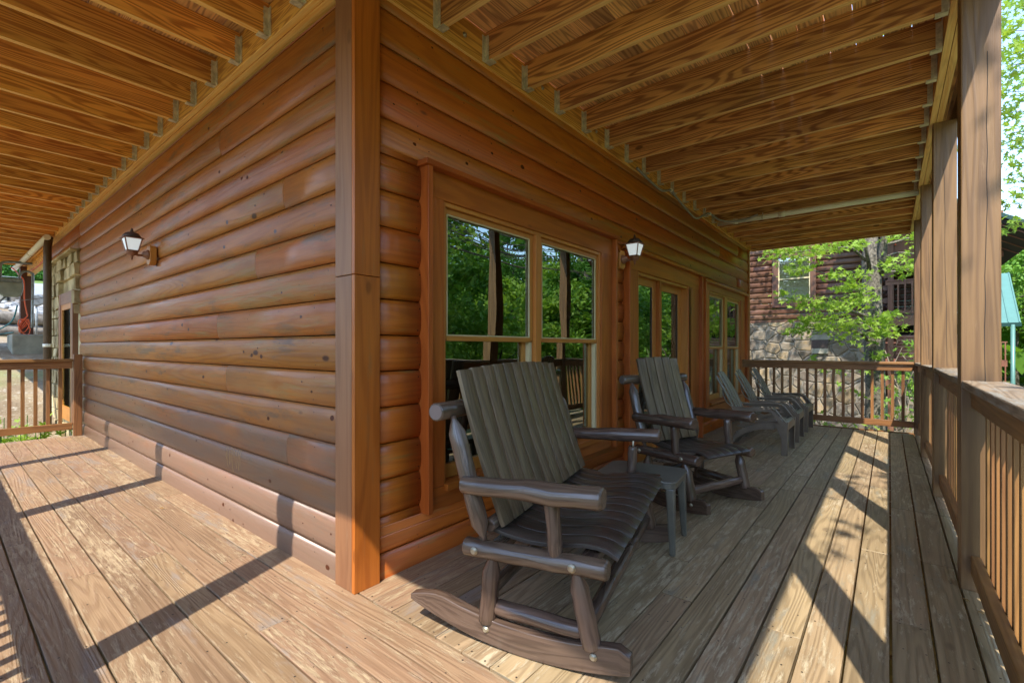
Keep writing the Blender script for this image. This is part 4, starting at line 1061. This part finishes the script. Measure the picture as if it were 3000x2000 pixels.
# understory shrub-like young trees close by, and backdrop behind neighbours
spots+= [(8.6,3.2),(8.9,7.4),(9.4,12.2),(8.4,17.5),(8.8,22.0)]
back=[(-14,34),(-8,36),(-2,40),(3,44),(9,47),(14,50),(12,56),(6,58),(18,44),(21,52)]
for i,(x,y) in enumerate(spots+back):
    k=2 if (i>=len(spots)-5 and i<len(spots)) else rnd.choice([0,0,1,1,2])
    o=protos[k] if not used[k] else copy_tree(protos[k]); used[k]=1
    s_=rnd.uniform(.85,1.25)
    if i>=len(spots)-5 and i<len(spots): s_*=.55
    o.location=(x,y,zg(x,y)); o.rotation_euler=(0,0,rnd.random()*6.28); o.scale=(s_,s_,s_*rnd.uniform(.9,1.15))
# far wooded hillside, one mass
fw=MB(); pts=[]; r=random.Random(31)
for i in range(2600):
    a=r.uniform(R(-55),R(100)); d_=r.uniform(48,140); x=2+d_*math.cos(a); y=-1+d_*math.sin(a)
    if y>0 and x<-2 and d_<60: continue
    hh=r.uniform(5,11); z=zg(x,y)
    for k in range(26): 
        v=Vector((r.gauss(0,1),r.gauss(0,1),r.gauss(0,1))).normalized()
        pts.append((x+v.x*2.6,y+v.y*2.6,z+hh*.55+v.z*hh*.5))
leafcloud(fw,pts,1.5,r,.5)
tag(fw.build('far_woodland',M['leaf'],fix=False),'distant wooded hillside beyond the neighbouring cabins','woodland',kind='stuff')

# the maple just beyond the end railing
CX_,FL=1500.,1369.; a_=R(YAW); vv=Vector((-math.sin(a_),math.cos(a_),0)); rv=Vector((math.cos(a_),math.sin(a_),0)); CC=Vector((1.991,-1.263,1.18))
def at(sx,sy,d): return CC+vv*d+rv*((sx-CX_)/FL*d)+Vector((0,0,(1018-sy)/FL*d))
def z1(x,y,d): return at(2180+x/3.92,680+y/3.92,d)
mp=empty('maple_tree',tuple(z1(1490,2400,9.7)),0,'maple with furrowed grey trunk and bright green leaves beyond the end railing','tree'); mo=Vector(mp.location)
tk=MB(); tp=[z1(1510,3200,9.7),z1(1505,2300,9.7),z1(1500,1500,9.7),z1(1475,950,9.7),z1(1465,520,9.7),z1(1450,330,9.7),z1(1455,100,9.75),z1(1460,-200,9.8),z1(1440,-900,9.9),z1(1400,-1500,10)]
r=random.Random(8)
def loc_(P): return [tuple(p-mo) for p in P]
tk.tube(loc_([tp[i].lerp(tp[i+1],k/5) for i in range(len(tp)-1) for k in range(5)]+[tp[-1]]),[.24*(1-.0) if i<3 else (.165 if i<24 else max(.04,.15-.004*(i-24))) for i in range(46)],16,wob=.14)
tk.tube(loc_([z1(1550,470,9.6),z1(1590,250,9.5),z1(1610,50,9.4),z1(1660,-300,9.3)]),[.09,.075,.06,.04],10,wob=.1)
tk.tube(loc_([z1(1440,420,9.6),z1(1400,200,9.4),z1(1385,60,9.3)]),[.04,.03,.02],7)
brs=[((1400,330),(1300,235),(1195,180),(900,190),(500,240),9.0),((1400,960),(1200,900),(1000,860),(740,780),(480,760),8.9),((1420,1050),(1200,1040),(1050,1000),(800,1000),(660,1020),9.2),
 ((1430,1250),(1300,1140),(1100,1120),(800,1110),(560,1100),9.5),((1400,760),(1260,600),(1150,520),(980,490),(800,440),9.3),((1560,380),(1650,280),(1760,240),(1880,240),(1960,250),9.0),
 ((1560,400),(1640,450),(1760,450),(1880,430),(1960,430),8.8),((1600,140),(1720,120),(1850,80),(1980,50),(2100,0),9.2),((1500,1000),(1600,960),(1680,930),(1740,960),(1780,1000),9.2),((1450,1100),(1400,1080),(1500,1120),(1600,1120),(1680,1200),9.1)]
for p in brs:
    d_=p[5]; q=[z1(p[0][0],p[0][1],9.6)]+[z1(a,b,9.6+(d_-9.6)*(k+1)/4) for k,(a,b) in enumerate(p[1:5])]
    tk.tube(loc_(crv(q,4)),[.028*(1-k/19)+.005 for k in range(17)],6)
for k in range(16):   # bare twigs
    a=(r.uniform(1200,1950),r.uniform(900,1500)); q=[z1(a[0],a[1],9.2)]
    for j in range(4): q.append(q[-1]+Vector((r.uniform(-.14,.14),r.uniform(-.1,.1),r.uniform(-.05,.16))))
    tk.tube(loc_(crv(q,3)),.004,5,caps=False)
tk.build('trunk',M['bark'],mp)
clus=[(300,230,60,9.0,26),(420,240,90,9.0,40),(560,240,100,9.0,55),(640,290,70,9.0,30),(700,190,80,9.0,36),(760,270,70,9.0,30),(580,440,80,9.1,34),(700,420,90,9.1,34),(770,390,60,9.1,16),
 (880,190,70,9.0,26),(980,160,90,9.0,40),(1080,140,90,9.0,44),(1150,180,60,9.0,20),(1310,90,90,9.2,32),(1330,160,60,9.2,18),(980,220,70,9.1,22),
 (1040,510,70,9.0,30),(1100,490,60,9.0,24),(1230,520,70,9.1,26),(1300,470,70,9.1,30),(1180,640,90,9.1,40),(1270,600,80,9.1,34),(1300,690,90,9.1,40),
 (450,700,60,8.9,26),(500,770,60,8.9,24),(630,790,80,8.9,40),(720,810,90,8.9,44),(830,850,90,8.9,44),(930,850,80,9.0,36),(1000,850,70,9.0,26),
 (1200,830,100,9.0,52),(1280,800,90,9.0,46),(1150,900,90,9.0,40),(1330,740,70,9.0,26),(720,1010,80,9.2,36),(820,1010,90,9.2,40),(930,1030,90,9.2,44),(1040,1010,90,9.2,40),(1000,1100,90,9.2,40),
 (580,1110,80,9.5,34),(660,1140,70,9.4,32),(760,1090,80,9.3,36),(860,1110,80,9.3,32),(1150,1050,90,9.2,36),(1250,1090,90,9.2,36),(1140,1200,80,9.3,34),(1240,1230,70,9.3,24),
 (1450,1020,90,9.1,44),(1540,1060,100,9.1,52),(1620,960,90,9.1,44),(1700,960,80,9.1,36),(1500,1150,100,9.1,46),(1620,1120,80,9.1,34),(1460,1180,70,9.2,24),(1660,1180,50,9.2,14),
 (1700,340,80,8.9,28),(1780,400,80,8.8,30),(1880,400,90,8.8,34),(1930,460,70,8.8,24),(1880,240,70,9.0,20),(1640,330,50,9.0,12),(1850,60,80,9.1,22),(1950,30,60,9.1,16),(1780,30,50,9.2,10),(1600,100,50,9.3,12),
 (1520,1400,60,9.3,20),(1560,1440,50,9.3,18),(800,1450,40,9.0,12),(1100,1580,70,9.2,18),(950,1570,60,9.2,16),(1380,1600,60,9.3,12),
 (1880,1400,50,8.9,12),(1920,1650,90,9.0,24),(1900,1780,110,9.0,34),(1960,1720,90,9.0,24),(1200,1820,70,9.2,12),(1400,1900,60,9.2,8),(1800,2120,90,9.0,22),(1700,2180,110,9.0,24),(1550,2200,110,9.0,24),(1930,2200,90,9.0,16)]
lm=MB(); P=[]
for (a,b,s_,d_,n_) in clus:
    c=z1(a,b,d_); k=s_/3.92/FL*d_
    for i in range(int(n_*.78)): P.append(tuple(c-mo+rv*r.gauss(0,k*.75)+vv*r.gauss(0,k*1.6)+Vector((0,0,r.gauss(0,k*.45)))))
leafcloud(lm,P,.082,r,1.1,MAPLE)
# higher crown above the opening (unseen directly, shades the neighbour's wall)
P=[]
for k in range(190):
    c=Vector((r.uniform(-5,4.5),r.uniform(11,15.2),r.uniform(5.4,9.8)))
    for i in range(24): P.append(tuple(c-mo+Vector((r.gauss(0,.3),r.gauss(0,.3),r.gauss(0,.12)))))
leafcloud(lm,P,.12,r,1.1,MAPLE)
lm.build('crown',M['maple'],mp,fix=False)

# maple overhanging on the right, against the sky
m2=empty('overhanging_maple',(7.2,5.5,zg(7.2,5.5)),0,'maple branches with star shaped leaves hanging against blue sky at right','tree'); mo2=Vector(m2.location)
lm=MB(); tk=MB(); P=[]
tk.tube([(0,0,-.3),(.1,.1,2.5),(.0,.2,5),(-.1,.0,7.5),(0,0,9.5)],[.2,.17,.14,.1,.05],10)
cl2=[(2985,20,6.5,30),(2960,90,6.5,34),(2990,150,6.5,30),(2965,190,6.6,16),(2990,200,6.5,16),(2960,270,7,26),(2975,300,7,22),(2955,330,7,16),(2965,390,7,26),(2990,420,7,24),(2955,440,7,16),(2970,490,7,24),(2990,520,7,24),(2950,540,7,12),(2970,580,7,26),(2995,560,7,16),(2960,600,7,12),(2952,660,7,22),(2960,665,7,10),(3040,100,6.5,40),(3060,250,6.6,40),(3050,400,6.8,40),(3060,550,7,40)]
for (a,b,d_,n_) in cl2:
    c=at(a,b,d_)
    for i in range(n_): P.append(tuple(c-mo2+Vector((r.gauss(0,.10),r.gauss(0,.14),r.gauss(0,.07)))))
    tk.tube(crv([(0,0,min(8.5,(c-mo2).z+1.)),tuple((c-mo2)*.6+Vector((0,0,2.2))),tuple(c-mo2)],5),[.02-.0016*k for k in range(11)],5,caps=False)
leafcloud(lm,P,.075,r,.9,MAPLE); tk.build('trunk',M['bark'],m2)
P=[]
for k in range(60):
    c=Vector((r.uniform(-2.2,3),r.uniform(-3,3.5),r.uniform(5.2,10)))
    for i in range(34): P.append(tuple(c+Vector((r.gauss(0,.35),r.gauss(0,.35),r.gauss(0,.15)))))
for k in range(9):  # unseen leaf clusters added to dapple the sun patches on the right deck
    c=Vector((r.uniform(3.3,4.2),r.uniform(-3.,-.4),r.uniform(6.6,7.6)))-mo2
    for i in range(9): P.append(tuple(c+Vector((r.gauss(0,.2),r.gauss(0,.2),r.gauss(0,.1)))))
leafcloud(lm,P,.10,r,1.,MAPLE); lm.build('crown',M['maple'],m2,fix=False)

# ================================================================== NEIGHBOUR CABIN
nb=empty('neighbour_cabin',(0,17,-1.8),0,'dark red brown log cabin on flagstone base behind the maple','cabin'); NO=Vector(nb.location)
def nbuild(mb,name,mat,parent=None,bevel=0):
    mb.v=[(v[0]-NO.x,v[1]-NO.y,v[2]-NO.z) for v in mb.v]
    return mb.build(name,M[mat],parent or nb,bevel=bevel)
YN=17.
import sys
def onY(sx,sy,y):
    # point on plane y seen in direction of source pixel (used once to lay out the facade)
    l=(sx-CX_)/FL; d_=(y-CC.y)/(vv.y+rv.y*l); return CC+vv*d_+rv*l*d_+Vector((0,0,(1018-sy)/FL*d_))
q=lambda x,y,Y=YN: onY(2180+x/3.92,680+y/3.92,Y)
wl,wr=q(395,0).x,q(762,0).x; wt,wb=q(395,320).z,q(395,785).z; tl,tr_=q(328,0).x,q(828,0).x; tbz=q(330,868).z; ttz=wt+.22
xe=q(1600,0).x
s=MB(); siding(s,'y',YN,-7,xe,2.13,6.2,outw=-1,holes=[(tl,tr_,tbz,ttz)],bulge=.05,zb=2.13,cw=.19); nbuild(s,'log_siding','nlog')
nbuild(MB().box(-7,xe,YN-.03,YN+.1,2.05,2.128,0),'base_board','ntrim')
sw=stonewall('stone_base',-7,xe,-2.2,2.05,YN,'fstone',par=nb,step=.3,amp=.04); sw.location=-NO
cas=MB(); cas.box(tl,wl,YN-.09,YN,wb-.02,wt+.02,2).box(wr,tr_,YN-.09,YN,wb-.02,wt+.02,2).box(tl,tr_,YN-.091,YN,wt+.02,ttz,0).box(tl,tr_,YN-.092,YN,tbz,wb-.02,0)
wn=nbuild(cas,'window','ntrim'); 
def nsub(mb,name,mat): 
    mb.v=[(v[0]-NO.x,v[1]-NO.y,v[2]-NO.z) for v in mb.v]; return mb.build(name,M[mat],wn)
zm=q(395,548).z
nsub(MB().box(wl,wl+.035,YN-.06,YN-.02,wb,wt,2).box(wr-.035,wr,YN-.06,YN-.02,wb,wt,2).box(wl,wr,YN-.061,YN-.02,wt-.035,wt,0).box(wl,wr,YN-.061,YN-.02,wb-.01,wb+.03,0).box(wl+.035,wr-.035,YN-.062,YN-.03,zm-.02,zm+.02,0),'frame','cream')
nsub(MB().box(wl+.03,wr-.03,YN-.03,YN-.024,wb,wt,2),'pane','nglass')
bl=MB()
for k in range(int((wt-wb)/.05)): bl.box(wl+.02,wr-.02,YN+.0,YN+.012,wb+.05*k,wb+.05*k+.044,0)
nsub(bl,'blind','blind')
# vent in the stone base
va,vb=q(778,1240),q(968,1330)
nbuild(MB().box(va.x,vb.x,YN-.09,YN,min(va.z,vb.z),max(va.z,vb.z)-.0,0),'vent','lampd')
nbuild(MB().box(va.x,vb.x+.05,YN-.085,YN,max(va.z,vb.z)+.01,max(va.z,vb.z)+.18,0),'vent_stone','conc')
nbuild(MB().box(va.x,vb.x,YN-.085,YN,min(va.z,vb.z)-.18,min(va.z,vb.z)-.01,0),'vent_stone','conc')
# corner log ends
ce=MB()
for k in range(22): 
    z=2.13+.19*k; ce.tube([(xe-.02,YN+.12,z+.095),(xe+.22+.05*(k%2),YN+.12,z+.095)],.085,10) if k%2 else ce.tube([(xe+.06,YN+.3,z+.095),(xe+.06,YN-.12,z+.095)],.085,10)
nbuild(ce,'log_end','nlog')
# recessed porch to the right of the corner
YR=YN+1.5
s=MB(); siding(s,'y',YR,xe,4.25,2.13,5.2,outw=-1,holes=[(2.9,3.9,2.13,4.1)],bulge=.05,zb=2.13,cw=.19); nbuild(s,'log_siding','nlog')
nbuild(MB().box(2.9,3.9,YR+.0,YR+.05,2.13,4.1,2),'door','blind')
zf=2.13
nbuild(MB().box(xe+.05,4.15,YN-.3,YR-.01,zf-.04,zf,0).box(xe+.05,4.15,YN-.34,YN-.30,zf-.30,zf,0),'porch_floor','nrail')
rr_=MB().box(xe+.05,4.15,YN-.36,YN-.22,zf+1.02,zf+1.06,0).box(xe+.05,4.15,YN-.32,YN-.28,zf+.92,zf+1.02,0).box(xe+.05,4.15,YN-.32,YN-.28,zf+.06,zf+.15,0)
rl=nbuild(rr_,'porch_railing','nrail')
k=0; x=xe+.16
while x<4.1:
    b_=MB().box(x,x+.04,YN-.36,YN-.322,zf+.05,zf+1.01,2); b_.v=[(v[0]-NO.x,v[1]-NO.y,v[2]-NO.z) for v in b_.v]; b_.build('baluster',M['nrail'],rl); x+=.16
nbuild(MB().box(xe+.1,xe+.24,YN-.30,YN-.16,-2,5.6,2),'porch_post','nrail'); nbuild(MB().box(4.0,4.14,YN-.30,YN-.16,-2.6,4.3,2),'porch_post','nrail')
pn=MB(); x=xe+.25
while x<4.2: pn.box(x,x+.17,YN-.25,YN-.22,3.62,4.85,2); x+=.175
pn.box(xe+.25,4.2,YN-.27,YN-.2,3.5,3.61,0)
nbuild(pn,'privacy_panel','nrail')
s=MB(); siding(s,'y',YN-.1,xe+.3,4.1,.55,1.55,outw=-1,bulge=.04,zb=.55,cw=.1,joints=False); nbuild(s,'lower_siding','nlog2')
nbuild(MB().box(xe+.3,4.1,YN+.5,YN+.6,1.5,2.1,0),'painted_shade_wall','dark')  # near-black sheet: the shade below the porch painted as colour
sw=stonewall('stone_base',xe+.25,4.1,-2.6,.55,YN-.05,'fstone',par=nb,step=.3,amp=.03); sw.location=-NO
# porch roof: slope falls to +x, eave parallel to y
rf=MB(); X0,Z0r,X1,Z1r=1.2,5.93,4.6,3.80
rf.v=[]; 
def slab(mb,x0,z0,x1,z1,y0,y1,th):
    P=[(x0,y0,z0-th),(x1,y0,z1-th),(x1,y1,z1-th),(x0,y1,z0-th),(x0,y0,z0),(x1,y0,z1),(x1,y1,z1),(x0,y1,z0)]; mb.hexa(P,(x1-x0,y1-y0,th),1)
slab(rf,X0,Z0r,X1,Z1r,13.95,26,.04); o=nbuild(rf,'porch_roof','teal')
rf=MB(); slab(rf,X0,Z0r-.05,X1,Z1r-.05,14.0,26,.12); nbuild(rf,'roof_soffit','dark')
rf=MB(); slab(rf,X0,Z0r+.02,X1+.03,Z1r+.02,13.90,13.94,.10); nbuild(rf,'rake_trim','tealdark')
rf=MB()
for yy in (14.1,14.8,15.6,16.4): slab(rf,X0,Z0r-.18,X1,Z1r-.18,yy,yy+.02,.03)
nbuild(rf,'rafter','nrail')
nbuild(MB().box(X0,X0+.12,14.0,26,5.0,5.9,1),'roof_wall','nlog')
# main roof over the log body
rf=MB(); P=[(-8,16.2,6.2),(X0,16.2,6.2),(X0,21,9.4),(-8,21,9.4),(-8,16.2,6.3),(X0,16.2,6.3),(X0,21,9.5),(-8,21,9.5)]; rf.hexa(P,(9,5,.1),0); nbuild(rf,'main_roof','teal')
nbuild(MB().box(-7,-6.9,YN+.1,26,-2,6.2,1).box(xe-.1,xe,YR+.1,26,-2,6.2,1),'side_wall','nlog')
# string lights
sm=MB()
for k,(a,b) in enumerate(((1738,140),(1865,128))): 
    p=q(a,b,YN-.4); sm.lathe(tuple(p),[(.012,-.03),(.025,-.01),(.012,.03)],8)
nbuild(sm,'string_light','orange_bulb' if 'orange_bulb' in M else 'orange')
# bushes beyond the rail
def bush(c,s_,n_,label,seed,mat='maple',size=.09):
    r=random.Random(seed); t=empty('leafy_sapling',c,0,label,'sapling','saplings between the two cabins')
    tk=MB(); P=[]
    for k in range(7):
        q_=[Vector((0,0,0))]
        for j in range(5): q_.append(q_[-1]+Vector((r.uniform(-.16,.16),r.uniform(-.16,.16),.36*s_*r.uniform(.7,1.2))))
        tk.tube([tuple(v) for v in crv(q_,3)],.008,5,caps=False)
        for v in q_[2:]:
            for i in range(n_): P.append(tuple(v+Vector((r.gauss(0,.16),r.gauss(0,.16),r.gauss(0,.08)))))
    tk.build('stem',M['twig'],t); lm=MB(); leafcloud(lm,P,size,r,1.,MAPLE); lm.build('foliage',M[mat],t,fix=False)
bush(tuple(at(2655,1240,8.6)-Vector((0,0,.5))),1.,5,'dark leafy sapling seen through the right end of the end railing',41,'leaf')
bush((1.2,9.2,-1.6),.8,5,'low green sapling beneath the end railing',42)
# left side plants below the railing
def weeds(c,label,seed,n=60,sp=.5):
    r=random.Random(seed); t=empty('leafy_weed',c,0,label,'weed','weeds on the slope beside the left deck'); P=[]; tk=MB()
    for i in range(n//5):
        x,y=r.gauss(0,sp*.5),r.gauss(0,sp*.5); h=r.uniform(.2,.6); tk.tube([(x,y,-.1),(x+.05,y,h)],.005,5,caps=False)
        for k in range(7): P.append((x+r.gauss(0,.07),y+r.gauss(0,.07),h*r.uniform(.4,1)))
    tk.build('stem',M['hedge'],t); lm=MB(); leafcloud(lm,P,.09,r,1.5,MAPLE); lm.build('foliage',M['maple'],t,fix=False)
weeds((-7.3,-.75,-.35),'green leafy weed clump at the left end behind balusters',51,110,.5)
weeds((-7.0,-.35,-.45),'low weed patch just below the deck edge by the stone bay',52,60,.35)
weeds((-12.6,-.85,1.2),'small fern like clump beside the concrete footing',53,60,.25)

# ================================================================== GREEN ROOFED HOUSE far right
gh=empty('green_roofed_house',(6.5,34.5,-5),0,'distant brown house with teal metal roof and stacked decks','house'); GO=Vector(gh.location)
def gb(mb,name,mat,parent=None):
    mb.v=[(v[0]-GO.x,v[1]-GO.y,v[2]-GO.z) for v in mb.v]; return mb.build(name,M[mat],parent or gh)
G=lambda sx,sy,d_=25.: at(sx,sy,d_)
rt=G(2958,799,27.); re_=G(2991,944,24.4); 
# roof plane: eave along x at y=ye, ridge behind
ye=re_.y; zr,ze=rt.z,re_.z; yr=rt.y
rf=MB(); xl=-4.
P=[(xl,ye,ze-.1),(re_.x,ye,ze-.1),(rt.x,yr,zr-.1),(xl,yr,zr-.1),(xl,ye,ze),(re_.x,ye,ze),(rt.x,yr,zr),(xl,yr,zr)]; rf.hexa(P,(8,5,.1),0); gb(rf,'roof','teal')
rb_=MB()
k=0; xx=re_.x-.05
while xx>xl: 
    f=(xx-xl)/(re_.x-xl); rb_.bar((xx,ye,ze+.02),(xl+(rt.x-xl)*f,yr,zr+.02),.03,.05); xx-=.40
gb(rb_,'roof_seam','teal')
gb(MB().box(xl,re_.x+.02,ye-.05,ye+.02,ze-.2,ze,0),'gutter','tealdark')
dx=G(2967,1000,24.6).x
gb(MB().tube([(dx,ye,ze-.1),(dx,ye,-6)],.09,10),'downspout','teal')
gb(MB().box(xl,dx-.4,ye+1.6,ye+6,-7,ze,0),'wall','nlog')
for (zt_) in (G(2940,1000,24.6).z-.0,G(2940,1070,24.6).z):
    gb(MB().box(xl,dx-.2,ye,ye+1.6,zt_-1.35,zt_-1.0,0),'deck_floor','nrail')
    rl=gb(MB().box(xl,dx-.2,ye-.03,ye+.03,zt_-.06,zt_,0),'deck_railing','nrail')
    for k in range(24):
        xx=dx-.3-.16*k; b_=MB().box(xx,xx+.05,ye-.03,ye+.02,zt_-1.0,zt_-.06,2); b_.v=[(v[0]-GO.x,v[1]-GO.y,v[2]-GO.z) for v in b_.v]; b_.build('baluster',M['nrail'],rl)
gb(MB().box(dx-.75,dx-.55,ye,ye+.2,-7,ze-.1,2),'post','nrail')

# ================================================================== SMALL LITTER ON THE DECK
def dry(x,y,z,s_,rz,label):
    r=random.Random(int(x*100)); m=MB(); leafcloud(m,[(0,0,0)],s_,r,3.,MAPLE); m.tube([(0,0,0),(s_*.9,.0,.004)],.0012,5,caps=False)
    o=m.build('dry_leaf',M['dryleaf'],fix=False); o.location=(x,y,z+.012); o.rotation_euler=(.3,.15,rz); tag(o,label,'leaf','dry leaves on the deck')
def flo(px,py):
    l=(px-CX_)/FL; d_=1.18/((py-1018)/FL); p=CC+vv*d_+rv*l*d_; return p.x,p.y
dry(*flo(474,1493),0,.03,1.,'curled dry leaf on the sunlit left deck boards')
dry(*flo(1914,1652),0,.028,2.,'small yellow brown leaf beside the loveseat')
dry(*flo(2868,1798),0,.03,.4,'curled brown leaf near the bottom right rail')
dry(*flo(2828,1762),0,.022,2.4,'pale leaf fragment at the foot of the near post')
dry(*flo(2070,1462),0,.02,2.4,'tiny leaf beside the single rocking chair')
for o in list(SC.objects):
    if o.type=='EMPTY' and o.parent is None and 'label' not in o: o['label']=o.name.replace('_',' ')
